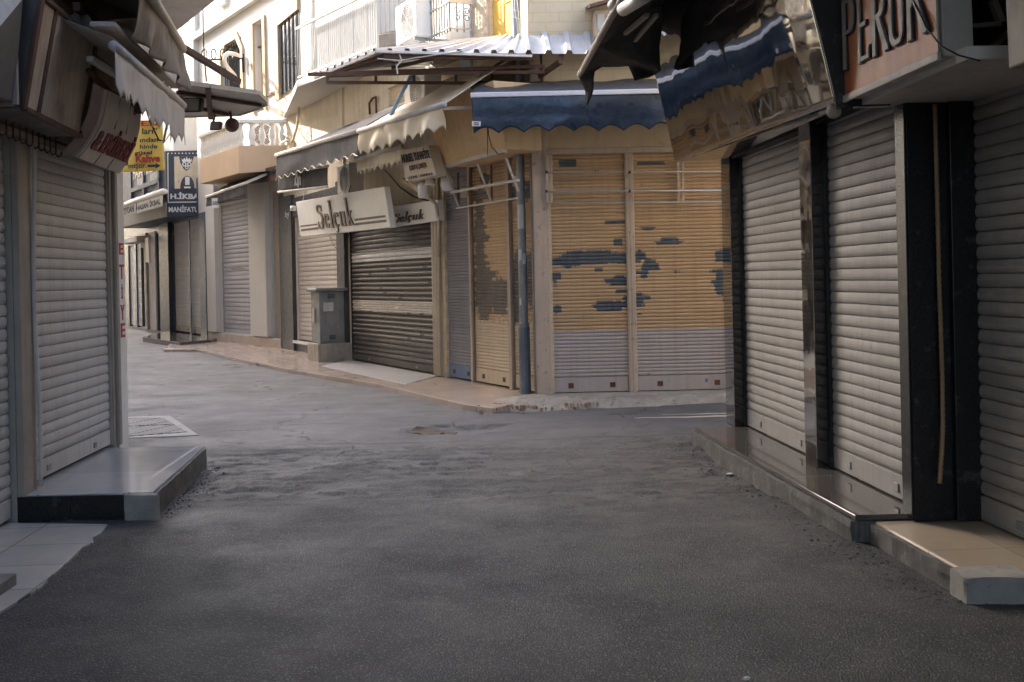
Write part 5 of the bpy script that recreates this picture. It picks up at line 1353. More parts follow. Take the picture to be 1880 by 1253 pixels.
# bay window on the yellow upper wall
tw = thing('bay_window', 'small roofed bay window high on the yellow wall, above the black torn awning', 'window', Fw.P(1110,60,.3))
bx0, bx1 = at(1092,40,13.6).x, at(1150,40,13.6).x; bz0, bz1 = at(1100,68,13.6).z, at(1100,18,13.6).z
MB().cub(bx0, bx1, 13.6, pF.y-.01, bz0, bz1).build('casing', m_post, tw, bevel=.01)
m = MB()
for k in range(3): m.cub(bx0+.03+.12*k, bx0+.12+.12*k, 13.585, 13.598, bz0+.08, bz1-.06)
m.build('pane', m_lens, tw)
m = MB(); m.hexa([(bx0-.08,13.4,bz1-.02),(bx1,13.4,bz1+.1),(bx1,pF.y-.01,bz1+.22),(bx0-.08,pF.y-.01,bz1+.10)],[(bx0-.08,13.4,bz1+.02),(bx1,13.4,bz1+.14),(bx1,pF.y-.01,bz1+.26),(bx0-.08,pF.y-.01,bz1+.14)]); m.build('roof', m_brown, tw)
# ------------------------------------------------------------------ far shop signs
t = thing('emblem_sign', 'dark blue sign board with a crowned microphone emblem and white capitals', 'sign', at(340,340,DY-.1))
q = [at(309,283,DY-.06), at(372,281,DY-.06), at(376,396,DY-.06), at(311,398,DY-.06)]
MB().prism(q, (0,.05,0)).build('board', m_navy, t, bevel=.004)
def fp(x, y, e=.0): return at(x, y, DY-.065-e)
gp = [fp(320,288), fp(365,288), fp(366,346), fp(321,347)]
em = MB().prism(gp, (0,-.02,0)).build('emblem_panel', m_gold, t)
m = MB()
m.prism([fp(329+ .0,288,.022), fp(356,288,.022), fp(352,300,.022), fp(346,312,.022), fp(342,314,.022), fp(337,310,.022), fp(331,299,.022)], (0,-.006,0))
m.prism([fp(331,347,.022)] + [fp(344-13*math.cos(i*math.pi/10), 344-21*math.sin(i*math.pi/10), .022) for i in range(11)] + [fp(357,347,.022)], (0,-.006,0))
m.build('emblem_shape', m_navy, em)
m = MB()
m.prism([fp(333.5,291,.03), fp(336,294.5,.03), fp(338.5,290,.03), fp(341,294,.03), fp(343,287.5,.03), fp(345,294,.03), fp(347.5,290,.03), fp(350,294.5,.03), fp(352.5,291,.03), fp(351.5,297.5,.03), fp(334.5,297.5,.03)], (0,-.006,0))
for cx in (338.5, 347.5): m.tube([fp(cx+3.0*math.cos(6.283*i/14), 302+3.2*math.sin(6.283*i/14), .034) for i in range(14)], .018, 5, closed=True)
m.tube([fp(343+2.6*math.cos(6.283*i/12), 308+2.4*math.sin(6.283*i/12), .034) for i in range(12)], .014, 5, closed=True)
m.prism([fp(340,325,.034), fp(348,325,.034), fp(348,340,.034), fp(340,340,.034)], (0,-.006,0)); m.prism([fp(338,343,.034), fp(350,343,.034), fp(350,346,.034), fp(338,346,.034)], (0,-.006,0))
m.build('emblem_figure', m_letterw, em)
m = MB(); text(m, 'H.İKBAL', fp(313,366), fp(374,366), fp(313,353), depth=.02, bold=.04); m.build('lettering', m_letterw, t)
m = MB(); text(m, 'MANİFATURA', fp(310,390), fp(379,390), fp(310,377), depth=.02, bold=.02); m.build('lettering', m_letterw, t)
m = MB(); m.bar(fp(308,282), fp(309,372), .02); m.bar(fp(309,372), fp(376,371), .03); m.build('edge_line', m_letterw, t)
m = MB()
for k in range(9): m.lathe(fp(309+6.5*k,282), [(.018,0),(.018,.02)], 6, (0,-1,0))
m.build('stud', m_letterw, t)
# white folded awning with two printed valances
lo_ = .55
LW = lf
a_r_, a_l_ = .15, 5.2
zz = at(300,352,DY).z
t = thing('awning', 'white folded awning with printed name valances beside the emblem sign', 'awning', LW.w(2,zz,lo_))
bar_p = LW.P(303,351,lo_); 
zbar = LW.q(268,367,lo_)[1]; 
zb_n = LW.q(268,385,lo_)[1]
m = MB(); m.tube([LW.w(S(LW,303,352,lo_)-.05,zbar+.05,lo_), LW.w(4.6,zbar+.05,lo_)], .07, 10); m.build('front_bar', m_trim, t, smooth=True)
m = MB(); cloth(m, LW.w(S(LW,303,352,lo_),zbar+.08,lo_), LW.w(4.6,zbar+.08,lo_), LW.w(.2,zbar+.35,.03), LW.w(4.6,zbar+.35,.03), 20, 5, .01); m.build('roof_cloth', m_drab_cloth, t, solid=.004, smooth=True)
for i, (x0, x1, s_) in enumerate(((252,300,'HASAN İKBAL'),(226,250,'ZEYDAN'))):
    A0, A1 = S(LW,x1,370,lo_), S(LW,x0,370,lo_)
    m = MB(); cloth(m, LW.w(A1,zbar,lo_+.01), LW.w(A0,zbar,lo_+.01), LW.w(A1,zb_n-.05,lo_+.02), LW.w(A0,zb_n-.05,lo_+.02), 20, 5, .008, seed=i); v_ = m.build('valance', m_letterw, t, solid=.004, smooth=True)
    m = MB(); text(m, s_, LW.w(A1-.12,zb_n+.02,lo_+.045), LW.w(A0+.12,zb_n+.02,lo_+.045), LW.w(A1-.12,zbar-.06,lo_+.045), depth=.004, bold=.03); m.build('lettering', m_letterk, v_)
# hanging leaf sign in the passage, small shelf lamp
p = Cw.P(272,470,.6); m = MB(); m.prism([Cw.P(270,438,.6), Cw.P(275,436,.6), Cw.P(278,483,.6), Cw.P(271,482,.6)], V(Cw.n)*.06); m.build('hanging_plate', m_signb, label='narrow pale plate hanging in the far dark passage', cat='sign', bevel=.005)
p = Cw.P(245,442,.4); MB().box(Cw, S(Cw,262,440,.3), S(Cw,233,440,.3), Z(Cw,245,447,.3), Z(Cw,245,437,.3), .05, .5).build('shelf_canopy', m_framel, label='small pale metal canopy over the last far doors', cat='canopy', bevel=.02)
# yellow banner
YBn = 13.4
t = thing('street_banner', 'yellow cloth coffee banner with black and red words and an arrow', 'banner', at(266,270,YBn))
q = [at(222,222,YBn), at(298,221,YBn), at(303,313,YBn), at(226,317,YBn)]
m = MB(); cloth(m, q[0], q[1], q[3], q[2], 24, 24, .012, seed=3, fold=1.3, nrm=V((0,-1,0))); m.build('cloth', m_banner, t, solid=.003, smooth=True)
def bl_(s_, x0, y0, x1, y1, mt, b=.02):
    m = MB(); text(m, s_, at(x0,y1,YBn-.035), at(x1,y1-1,YBn-.035), at(x0,y0,YBn-.035), depth=.003, bold=b); m.build('lettering', mt, t)
bl_('ESİ', 259, 219, 294, 232, m_letterr, .04); bl_('ları”', 261, 236, 289, 247, m_letterk); bl_('ından', 257, 253, 290, 262, m_letterk); bl_('hinde', 257, 266, 289, 274, m_letterk); bl_('güzel', 247, 278, 279, 287, m_letterk, .03); bl_('Kahve', 249, 285, 294, 299, m_letterr, .05); bl_('miştir.', 236, 301, 269, 312, m_letterk)
m = MB(); m.prism([at(x, y, YBn-.035) for x, y in ((271,303),(286,302.5),(286,300),(295,304.5),(286,310),(286,307),(271,307.5))], (0,-.003,0)); m.build('arrow', m_letterk, t)
m = MB(); m.tube([at(299,222,YBn), at(312,212,13), at(322,200,12)], .006, 5); m.tube([at(303,260,YBn), at(318,236,12.6), at(324,200,12)], .006, 5); m.build('cord', m_wirew, t)

# ------------------------------------------------------------------ left side overhead
def slope_box(quad_near_far, inward, th_): pass
# big dirty sign box
n0, n1 = at(40,200,6.68), at(144,251,8.0); n2 = at(172,79,8.0); n3 = V((n0.x+.13, n0.y, n2.z)); n3 = n0 + (n2-n1)
t = thing('sign_box', 'big grimy blank sign box with a streaked tan face over the left shutters', 'sign', (n0+n1)/2)
ind = V((-.42,-.03,0))
MB().hexa([n0,n1,n1+ind,n0+ind],[n3,n2,n2+ind,n3+ind]).build('casing', m_grsh, t, bevel=.01)
o_ = V((.012,0,0)); 
fq = lambda a,b: n3.lerp(n2,a).lerp(n0.lerp(n1,a),b)
MB().prism([fq(.03,.03)+o_*.2, fq(.97,.03)+o_*.2, fq(.97,.97)+o_*.2, fq(.03,.97)+o_*.2], o_).build('face', m_dirty, t)
m = MB()
for (p, r_) in ((fq(0,0),fq(1,0)),(fq(1,0),fq(1,1)),(fq(1,1),fq(0,1)),(fq(0,1),fq(0,0)),(fq(.22,0),fq(.20,1))): m.bar(p+o_, r_+o_, .045, .03)
m.build('frame', m_brown, t, bevel=.004)

# next box in the row, cut by the picture edge
m0 = at(-60,160,5.9); 
t = thing('sign_box', 'dull grey sheet metal box end cut by the upper left picture edge', 'sign', at(-20,120,6.2))
zz0 = n0.z+.02
MB().hexa([(-2.98,6.10,zz0),(-2.98,6.58,zz0),(-3.4,6.60,zz0),(-3.4,6.10,zz0)],[(-2.86,6.10,zz0+1.1),(-2.86,6.58,zz0+1.1),(-3.4,6.60,zz0+1.1),(-3.4,6.10,zz0+1.1)]).build('casing', m_grsh, t, bevel=.01)
m = MB(); m.bar((-2.97,6.57,zz0-.01),(-2.97,6.57,zz0+1.1),.03); m.bar((-2.99,6.57,zz0),(-3.4,6.59,zz0),.04); m.build('frame', m_frame, t)
pw = [at(-30,85,5.6), at(52,-14,6.7), at(20,-40,6.7), at(-60,40,5.6)]
m = MB(); m.prism(pw, (-.02,0,.03)); m.build('awning_flap', m_drab_cloth, label='pale grey folded awning edge crossing the top left picture corner', cat='awning', solid=0)
# hook rail
h0_, h1_ = at(-10,202,6.9), at(104,251,8.15)
t = thing('hook_rail', 'rusty rail with a row of empty hooks under the grimy sign box', 'hook rail', (h0_+h1_)/2)
m = MB(); m.bar(h0_, h1_, .022); m.build('rail', m_rust, t)
for i in range(10):
    p = h0_.lerp(h1_, .06+.102*i); m = MB()
    m.tube([p, p+V((0,0,-.08)), p+V((0,0,-.135)), p+V((.018,-.008,-.158)), p+V((.045,-.02,-.15)), p+V((.055,-.024,-.12))], .0055, 6); m.build('hook', m_rust, t, smooth=True)
MB().box(L, S(L,-10,215,.3)-.3, S(L,205,300,.1), 2.63, 2.68, .0, .05).build('rail_shelf', m_frame, t)
m = MB(); p0_ = L.w(S(L,60,260),2.67,.02)
MB().box(L, aM0-.3, aE1, 2.70, 3.3, .002, .06).build('fascia', m_wood, label=None, cat=None, parent=bl, u=L.u)
# hanging tilted sign with red letters
TL, TR, BR, BL = at(200,168,7.95), at(264,199,9.1), at(224,321,9.3), at(146,291,8.05)
t = thing('hanging_sign', 'tilted worn white sign with rusty red capitals hanging by the white corner post', 'sign', (TL+BR)/2)
def hs(u, v, e=0):
    p = TL.lerp(TR,u).lerp(BL.lerp(BR,u), v); nrm = (TR-TL).cross(BL-TL).normalized()
    if nrm.x < 0: nrm = -nrm
    return p + nrm*(e + .05*math.sin(math.pi*v) - .03)
m = MB(); m.grid(lambda u,v: hs(u,v), 24, 14); m.build('panel', m_signb, t, solid=.02, smooth=False)
m = MB(); m.grid(lambda u,v: hs(-.02+.05*u,v,.012-.10*(1-u)), 4, 14); m.build('edge', M('pinkish_panel_edge',(.46,.33,.29),.6,var=.15,streak=.3), t, solid=.02)
m = MB(); uv_, fs_ = glyphs('& EMİRERİ', .035, 1.0)
from collections import Counter
ec = Counter()
for f in fs_:
    for i in range(len(f)): ec[(f[i], f[(i+1) % len(f)])] += 1
k = len(uv_); pos_ = lambda a,b,e: hs(.06+.90*a, .82-.40*b, e)
m.add([pos_(a,b,.012) for a,b in uv_] + [pos_(a,b,.024) for a,b in uv_], [tuple(i+k for i in f) for f in fs_] + [(a,b,b+k,a+k) for (a,b) in ec if (b,a) not in ec])
m.build('lettering', m_letterrr, t)
m = MB()
for u in (.36,.66): m.bar(hs(u,0,.012), hs(u-.01,.44,.012), .012, .004); m.bar(hs(u,.84,.012), hs(u,1,.012), .008, .004)
m.build('seam', m_grille, t)
m = MB(); m.tube([at(163,130,7.75), at(200,168,8.3), at(250,198,8.9), at(262,203,9.0)], .022, 8); m.build('support_bar', m_rust, t, smooth=True)
m = MB(); p = at(246,196,8.9); m.lathe(p, [(.03,-.05),(.05,-.02),(.05,.03),(.025,.06)], 10); m.lathe(at(255,202,8.95), [(.025,-.03),(.045,0),(.02,.05)], 10); m.tube([at(247,200,8.85), at(244,206,8.85), at(248,211,8.85), at(252,207,8.85)], .006, 5); m.build('knob', m_rust, t, smooth=True)
# torn toothed grey valance with its bar
vl, vr = at(208,84,7.13), at(336,194,9.6)
t = thing('awning', 'torn grey toothed valance on a white bar above the red lettered sign', 'awning', (vl+vr)/2)
m = MB(); m.tube([vl, vr], .034, 12); m.build('front_bar', m_framel, t, smooth=True)
rr = random.Random(2)
def tv(u, v):
    p = vl.lerp(vr,u); drop = .30 + .05*u
    tooth = abs(((u*15) % 1)-.5)*2
    ragged = .07*(tooth**.7) + .05*mnoise.noise(V((u*7,0,4)))
    if u < .05: ragged -= .12*(1-u/.05)*0
    q = p + V((.01+.02*math.sin(u*22)*v + .02*mnoise.noise(V((u*5,v,1))), 0, -.03 - v*(drop-ragged)))
    return q
m = MB(); m.grid(tv, 180, 8); m.build('valance', m_drab_cloth, t, solid=.003, smooth=True)
m = MB(); m.grid(lambda u,v: vl.lerp(vr,u) + V((-.75*v*1.0, -.05*v, .05 + .30*v)), 12, 4); m.build('roof_cloth', m_drab_cloth, t, solid=.003, smooth=True)
# upper awning cloth with roller tube
ul, ur = at(262,-32,7.3), at(334,90,9.2)
t = thing('awning', 'stained brown awning valance hanging from a thick roller tube at the upper left', 'awning', (ul+ur)/2)
m = MB(); m.tube([ul, ur], .042, 14); m.build('roller_tube', m_beige, t, smooth=True)
cl_b, cr_b = at(240,58,7.4), at(345,170,9.2)
def ub(u, v):
    p = ul.lerp(ur,u).lerp(cl_b.lerp(cr_b,u), v + .03*v*math.sin(u*7)); return p + V((.03*math.sin(u*26+2*v)*v + .03*mnoise.noise(V((u*6,v*2,8))),0,0))
m = MB(); m.grid(ub, 80, 12); m.build('valance', m_brown_cloth, t, solid=.003, smooth=True)
m = MB(); m.grid(lambda u,v: ul.lerp(ur,u) + V((-.95*v, -.05*v, .02+.25*v)), 12, 4); m.build('roof_cloth', m_brown_cloth, t, solid=.003, smooth=True)
# beams and planks behind
def plank(name, lab, cat, p, q, w, h, mat, bev=.004):
    m = MB(); m.bar(p, q, w, h); return m.build(name, mat, label=lab, cat=cat, bevel=bev)
plank('wooden_beam', 'old whitish plank running along under the stained awning', 'beam', at(188,44,7.2), at(316,160,10.0), .16, .03, m_plank)
plank('wooden_beam', 'dark timber beam below the plank at the upper left', 'beam', at(140,12,7.6), at(215,70,9.0), .05, .06, m_brown)
plank('metal_gutter', 'thin pale metal gutter strip above the red lettered sign', 'gutter', at(165,108,7.5), at(236,152,8.5), .05, .04, m_alu)
plank('wooden_beam', 'thick shadowed cross timber at the top near the green leaves', 'beam', at(165,22,8.2), at(262,16,8.6), .22, .16, m_brown)
MB().hexa([at(180,150,8.4),at(262,205,10.2),at(262,205,10.2)+V((-.1,0,0)),at(180,150,8.4)+V((-.1,0,0))],[at(170,95,8.4),at(260,150,10.2),at(260,150,10.2)+V((-.1,0,0)),at(170,95,8.4)+V((-.1,0,0))]).build('tan_board', m_wood, label='stained tan board behind the red lettered sign', cat='board', bevel=.004)
# pulley at the corner of the big box
t = thing('awning_roller', 'dark awning roller with a round end plate beside the grimy sign box', 'roller', at(150,46,7.9))
pa, pb_ = at(148,46,7.8), at(205,88,9.4)
m = MB(); m.tube([pa, pb_], .07, 16); m.build('tube', m_black_tarp, t, smooth=True)
dv = (pb_-pa).normalized(); m = MB(); m.lathe(pa - dv*.02, [(.0,0),(.085,.0),(.09,.015),(.07,.03)], 18, tuple(dv)); m.lathe(pa - dv*.03, [(.02,0),(.025,.02)], 10, tuple(dv)); m.build('end_plate', m_grsh, t)
# white sheet scrap on the planks
m = MB(); s4 = [at(222,48,8.6), at(262,50,9.6), at(352,172,10.6), at(286,140,9.9)]
cloth(m, s4[0], s4[1], s4[3], s4[2], 12, 20, .03, seed=4); m.build('plastic_sheet', M('pale_plastic_sheet',(.60,.57,.57),.5,var=.1), label='pale crumpled plastic sheet lying on the plank at the upper left', cat='sheet', solid=.003, smooth=True)
# leaves
t = thing('potted_plant', 'few lit yellow green leaves showing between the dark beams', 'plant', at(230,38,9.6))
m = MB(); rr = random.Random(5)
for i in range(26):
    c = at(rr.choice([221,242,252])+rr.gauss(0,3), rr.choice([30,38,36])+rr.gauss(0,4), 9.6+rr.uniform(-.1,.1)); a = rr.uniform(0,6.28); l_ = rr.uniform(.025,.05)
    d1 = V((math.cos(a),rr.uniform(-.5,.5),math.sin(a)))*l_; d2 = V((-math.sin(a),rr.uniform(-.5,.5),math.cos(a)))*l_*.4
    m.add([c-d1, c-d2, c+d1, c+d2], [(0,1,2,3)])
m.build('leaf', m_leaf, t)
m = MB()
for x in (221,242,252): m.tube([at(x,60,9.65), at(x,34,9.62)], .006, 5)
m.build('stem', m_leaf, t)
# corner canopy
zcn = 3.40
cp = [at(322,217,11.7), at(440,213,11.65), at(470,206,11.3), at(490,192,11.0), at(487,184,10.75), at(474,172,10.35), at(328,150,9.7)]
cp = [V((p.x,p.y,zcn)) for p in cp]
t = thing('corner_canopy', 'flat pale canopy with a rounded end and brown ribs at the left street corner', 'canopy', sum(cp,V())/len(cp))
MB().prism(cp, (0,0,.025)).build('panel', M('canopy_underside',(.72,.67,.60),.45,var=.08,vs=2,streak=.2), t, bevel=.004)
m = MB(); pts = cp + [cp[0]]
for i in range(len(cp)-1): m.bar(cp[i]+V((0,0,.005)), cp[i+1]+V((0,0,.005)), .02, .04)
m.build('rim', m_beige, t)
m = MB()
for (x0,y0,d0_,x1,y1,d1_) in ((326,168,10.1,478,192,10.95),(330,190,10.8,420,210,11.5)):
    a_, b_ = at(x0,y0,d0_), at(x1,y1,d1_); a_.z = b_.z = zcn-.02; m.bar(a_, b_, .04, .03)
a_, b_ = cp[6].lerp(cp[5],.35), cp[0].lerp(cp[1],.55); m.bar(a_-V((0,0,.02)), b_-V((0,0,.02)), .05, .045)
m.build('rib', m_brown, t)
m = MB(); m.bar(at(320,78,9.5), cp[5].lerp(cp[6],.25)+V((0,0,.08)), .05, .05); m.build('stay', m_brown, t)
mb_ = cp[0].lerp(cp[6], .5)
def flood(px, py, d, lab, w=.24, h=.16, mat=None):
    p = at(px,py,d); t = thing('floodlight', lab, 'floodlight', p, 'floodlights under the corner canopy')
    m = MB(); m.hexa([p+V((-w/2,-.05,-h/2)), p+V((w/2,-.05,-h/2)), p+V((w/2,.05,-h/2+.02)), p+V((-w/2,.05,-h/2+.02))],[p+V((-w/2,.0,h/2)), p+V((w/2,.0,h/2)), p+V((w/2,.1,h/2)), p+V((-w/2,.1,h/2))]); m.build('housing', m_grsh, t, bevel=.01)
    m = MB(); m.prism([p+V((-w*.42,-.055,-h*.4)), p+V((w*.42,-.055,-h*.4)), p+V((w*.42,-.012,h*.4)), p+V((-w*.42,-.012,h*.4))], (0,-.006,0)); m.build('lens', m_lens, t)
    m = MB(); m.tube([p+V((-w*.3,.03,h*.5)), p+V((-w*.25,.05,h*.9)), V((p.x-w*.2,p.y+.06,zcn))], .012, 6); m.build('bracket', m_frame, t)
flood(346,194,10.4,'larger pale floodlight tucked under the near edge of the corner canopy',.26,.15)
flood(396,232,11.4,'small brown floodlight below the far edge of the corner canopy',.11,.10)
t = thing('loudspeaker', 'small round brown loudspeaker hanging under the rounded canopy end', 'loudspeaker', at(426,228,11.4))
p = at(426,230,11.4); m = MB(); m.lathe(p, [(.03,.10),(.05,.05),(.075,.0),(.06,.008),(.0,.03)], 16, (0,-1,-.1)); m.build('horn', m_brown, t, smooth=True)
m = MB(); m.tube([p, p+V((-.02,.02,.12)), V((p.x-.02,p.y+.02,zcn))], .015, 6); m.build('bracket', m_brown, t)
# cables
m = MB(); m.tube([at(180,30,8.2), at(228,78,8.5), at(250,130,8.7), at(262,180,8.9), at(276,225,9.1), at(292,258,9.4), at(303,259,12)], .007, 5); m.build('hanging_wire', m_wire, label='thin black wire drooping across the torn grey valance', cat='wire', smooth=True)
m = MB(); m.tube([at(262,130,8.6), at(280,152,8.9), at(296,168,9.2), at(310,160,9.4), at(318,172,9.5), at(317,200,9.5), at(306,232,9.6), at(300,262,9.8)], .010, 6); m.tube([at(268,140,8.7), at(290,160,9.0), at(302,170,9.2), at(300,150,9.3)], .007, 5); m.build('white_cable', m_wirew, label='loose white cable looping off the end of the white awning bar', cat='cable', smooth=True)
# iron bracket with curved white lamp arm on the white building
t = thing('wall_lamp', 'scrolled black iron wall bracket with a curved white lamp arm', 'lamp', B.P(440,110,.2))
m = MB(); o_b = 1.3
m.bar(B.P(446,100,.06), B.P(447,133,.06), .05); m.bar(B.P(365,111,1.6), B.P(446,108,.06), .035)
for k in range(4):
    u = .12+.2*k; c = B.P(365,111,1.6).lerp(B.P(446,108,.06), u) + V((0,0,.13)); d = (B.P(446,108,.06)-B.P(365,111,1.6)).normalized()
    m.tube([c + d*(.12*math.cos(6.283*i/14)) + V((0,0,.12*math.sin(6.283*i/14))) for i in range(14)], .014, 5, closed=True)
m.build('bracket', m_wire, t)
m = MB(); pa = [(442,104,.15),(432,100,.5),(420,98,.8),(413,103,1.0),(412,112,1.0),(416,122,.9),(421,128,.8),(430,138,.6),(436,150,.4)]
m.tube([B.P(*q_) for q_ in pa], .05, 8); m.build('lamp_arm', m_wpaint, t, smooth=True)
m = MB(); m.tube([B.P(372,-10,.3), B.P(373,60,.25), B.P(375,105,.3), B.P(379,150,.3)], .02, 6); m.build('down_cable', m_wire, label='thick black cable running down the corner of the white building', cat='cable', smooth=True)

# ------------------------------------------------------------------ right side overhead
# crumpled mirror fascia
b0, b1 = at(1240,300,11.8), at(1535,190,6.35)
tilt = V((-.21,0,.98)).normalized()
t = thing('mirror_fascia', 'crumpled mirror finish fascia panel leaning out over the right shutters', 'fascia', (b0+b1)/2)
Hm = 1.95
def mf(u, v):
    p = b0.lerp(b1,u) + tilt*(Hm*v)
    n = .016*mnoise.noise(V((u*5,v*1.3,2))) + .0035*mnoise.noise(V((u*13,v*3,6))) + .0005*mnoise.noise(V((u*40,v*7,3)))
    return p + V((-1,-.06,.2))*n
m = MB(); m.grid(mf, 160, 40); m.build('mirror_sheet', m_mirror, t, solid=.004, smooth=True)
sof = [b0, b1, R.w(S(R,1500,300)-1.2,0,-.1), R.w(r0-.02,0,-.1)]
m = MB(); bb1 = V((R.w(0,0,-.1).x - .0615*(b1.y-R.p.y), b1.y, b1.z-.02)); bb0 = V((R.w(0,0,-.1).x - .0615*(b0.y-R.p.y)*1, rE.y, b0.z-.02))
m_soff = M('glossy_dark_soffit', (.06,.055,.05), .10, var=.3, vs=2, bump=0, spec=.8)
x_at = lambda y, o=0: R.w((y-R.p.y)/R.u.y, 0, o).x
m.prism([(b0.x+.02,b0.y-.1,TZ+.14),(b1.x+.02,b1.y,b1.z-.03),(x_at(b1.y)-.0,b1.y,TZ+.02),(x_at(rE.y-.1),rE.y-.1,TZ+.02),(b0.x+.35,b0.y-.1,TZ+.14)], (0,0,.02)); m.build('soffit', m_soff, t)
m = MB(); m.grid(lambda u,v: b1 + tilt*(Hm*v) + V((.0+ .32*u, .01, -.02)), 2, 2); m.build('end_cap', m_black, t, solid=.01)
# PERUK sign
DZ = 5.14
pa, pb_ = at(1537,190,6.5), at(1728,103,5.14)
upv = V((-.015,0,1.0))
t = thing('shop_sign', 'red brown acrylic PERUK sign box with tall grey letters above the black pier', 'sign', (pa+pb_)/2)
Hp = 1.0; back = V((.16,.01,0))
MB().hexa([pa+V((.01,0,0)),pb_+V((.01,0,0)),pb_+back,pa+back],[pa+upv*Hp+V((.01,0,0)),pb_+upv*Hp+V((.01,0,0)),pb_+upv*Hp+back,pa+upv*Hp+back]).build('casing', m_framel, t, bevel=.005)
pq = lambda a, b, e=0: pa.lerp(pb_,a) + upv*(Hp*b) + V((-.006-e,0,0))
MB().prism([pq(0.0,.02), pq(.985,.02), pq(.985,1), pq(0.0,1)], (.01,0,0)).build('face', m_persp, t)
m = MB(); m.bar(pq(-.005,.0,.004), pq(1.003,.0,.004), .02, .04); m.bar(pq(.994,.0,.002), pq(.994,1,.002), .012, .012); m.build('trim', m_framel, t, bevel=.004)
ab = lambda x, y: None
Lw_ = Wall((pa.x-.008, pa.y), (pb_-pa)[:2], False)
def pf(x, y):
    a, z = PW.q(x, y, 0); return PW.w(a, z, .0)
PW = Wall((pa.x-.010, pa.y), ((pb_-pa).x, (pb_-pa).y))
if PW.n.x > 0: PW.n = -PW.n
m_pl = M('grey_acrylic_letter', (.36,.32,.28), .5, var=.3, vs=6, streak=.4, dirt=(.34,.25,.18), bump=0, spec=.2)
zlt = pa.z + .205
def lt(ch, x0, x1, ybot):
    a0, z0 = PW.q(x0, ybot); a1, z1 = PW.q(x1, ybot-10)
    return a0, a1
ml, mo = MB(), MB()
S_ = lambda x, y: PW.q(x, y)
Hl = .375
def serif(x, y, w=.34): return ([(x-w/2,y),(x+w/2,y)], .03, .03)
GL = {
 'P': [[(.18,0),(.18,1)], ([(.18,1.0)]+arc(.5,.76,.30,.24,90,-90,10)+[(.18,.52)],.20,.05)],
 'E': [[(.18,0),(.18,1)], ([(.18,.98),(.85,.98)],.05,.06), ([(.18,.52),(.66,.52)],.05,.06), ([(.18,.02),(.88,.02)],.05,.06), ([(.85,.98),(.88,.88)],.05,.05), ([(.86,.02),(.90,.14)],.05,.05)],
 'R': [[(.18,0),(.18,1)], ([(.18,1.0)]+arc(.46,.76,.28,.24,90,-90,10)+[(.18,.52)],.20,.05), ([(.42,.5),(.60,.30),(.92,.0)],.20,.04)],
 'U': [[(.15,1),(.15,.22)]+arc(.5,.22,.35,.20,180,300,8), ([(.5,.02)]+arc(.5,.22,.35,.20,270,360,6)+[(.85,1)],.13,.05)],
 'K': [[(.18,0),(.18,1)], ([(.25,.42),(.9,1)],.12,.05), ([(.40,.58),(.62,.34),(.95,.0)],.20,.04)]}
for ch, xa_, xb_ in (('P',1551,1577),('E',1579,1603),('R',1605,1636),('U',1637,1667),('K',1669,1706)):
    yb = 127 - (xa_-1553)*.455
    a0, z0 = S_(xa_, yb); a1, _ = S_(xb_, yb-8); w_ = a1-a0
    place = lambda x, y, e: PW.w(a0 + w_*x, z0 + Hl*y, .002+e)
    brush(ml, GL[ch], place, .016, .20, .05)
    brush(mo, [((st[0], st[1]+.09, st[2]+.03) if isinstance(st, tuple) else (st, .29, .08)) for st in GL[ch]], place, .009)
mo.build('letter_edge', m_letterk, t); ml.build('lettering', m_pl, t)
m = MB(); m.tube([at(1672,-10,5.4), at(1700,50,5.2), at(1728,85,5.05), at(1760,102,4.95), at(1800,112,4.9)], .004, 6); m.build('hanging_wire', m_wire, label='brown wire sagging across the PERUK sign corner', cat='wire', smooth=True)
# tray below the sign
T_ = [at(1562,206,6.4), at(1765,118,5.0), at(1875,108,5.0), at(1905,138,5.6), at(1600,218,6.6)]
zt0 = 2.56
t = thing('sign_tray', 'shallow grey metal ledge hanging under the PERUK sign', 'ledge', at(1720,160,5.6))
P5 = [(pa.x+.10,pa.y,zt0),(pb_.x+.08,pb_.y-.10,zt0),(3.2,pb_.y-.10,zt0),(3.2,6.45,zt0),(x_at(6.5,-.05),6.5,zt0)]
MB().prism(P5, (0,0,.045)).build('panel', m_framel, t, bevel=.004)
m = MB(); m.bar(V(P5[1])+V((0,0,.03)), V(P5[2])+V((0,0,.03)), .01, .06); m.bar(V(P5[0])+V((0,0,.03)), V(P5[1])+V((0,0,.03)), .01, .06); m.build('lip', m_wpaint, t)
p = at(1531,205,6.45); m = MB(); m.lathe(p, [(.0,-.045),(.035,-.03),(.045,.0),(.035,.03),(.01,.05)], 14); m.tube([p+V((0,0,.03)), p+V((.1,0,.05)), p+V((.25,.05,.04))], .008, 5); m.build('round_lamp', m_post, label='small round beige lamp at the lower corner of the PERUK sign', cat='lamp', smooth=True)
# broken frame pieces and the next blank box
t = thing('sign_box', 'blank pale grey sign box at the upper right picture edge', 'sign', at(1880,60,4.7))
c0 = at(1851,128,4.75); MB().hexa([c0, c0+V((.5,.0,0)), c0+V((.5,-1.2,0)), c0+V((.06,-1.2,0))],[c0+V((-.02,0,.9)), c0+V((.5,0,.9)), c0+V((.5,-1.2,.9)), c0+V((.04,-1.2,.9))]).build('casing', m_frame, t, bevel=.01)
m = MB(); m.bar(at(1822,0,5.6), at(1838,42,5.6), .05, .03); m.bar(at(1790,48,5.7), at(1836,44,5.6), .04, .02); m.build('broken_frame', m_framel, label='broken pale frame corner in the dark gap beside the PERUK sign', cat='frame')
m = MB(); m.bar(at(1786,88,5.5), at(1856,88,5.5), .03, .02); m.bar(at(1820,88,5.5), at(1858,55,5.5), .10, .02); m.build('wood_scrap', m_wood, label='reddish wood scraps in the dark gap at the upper right', cat='wood')
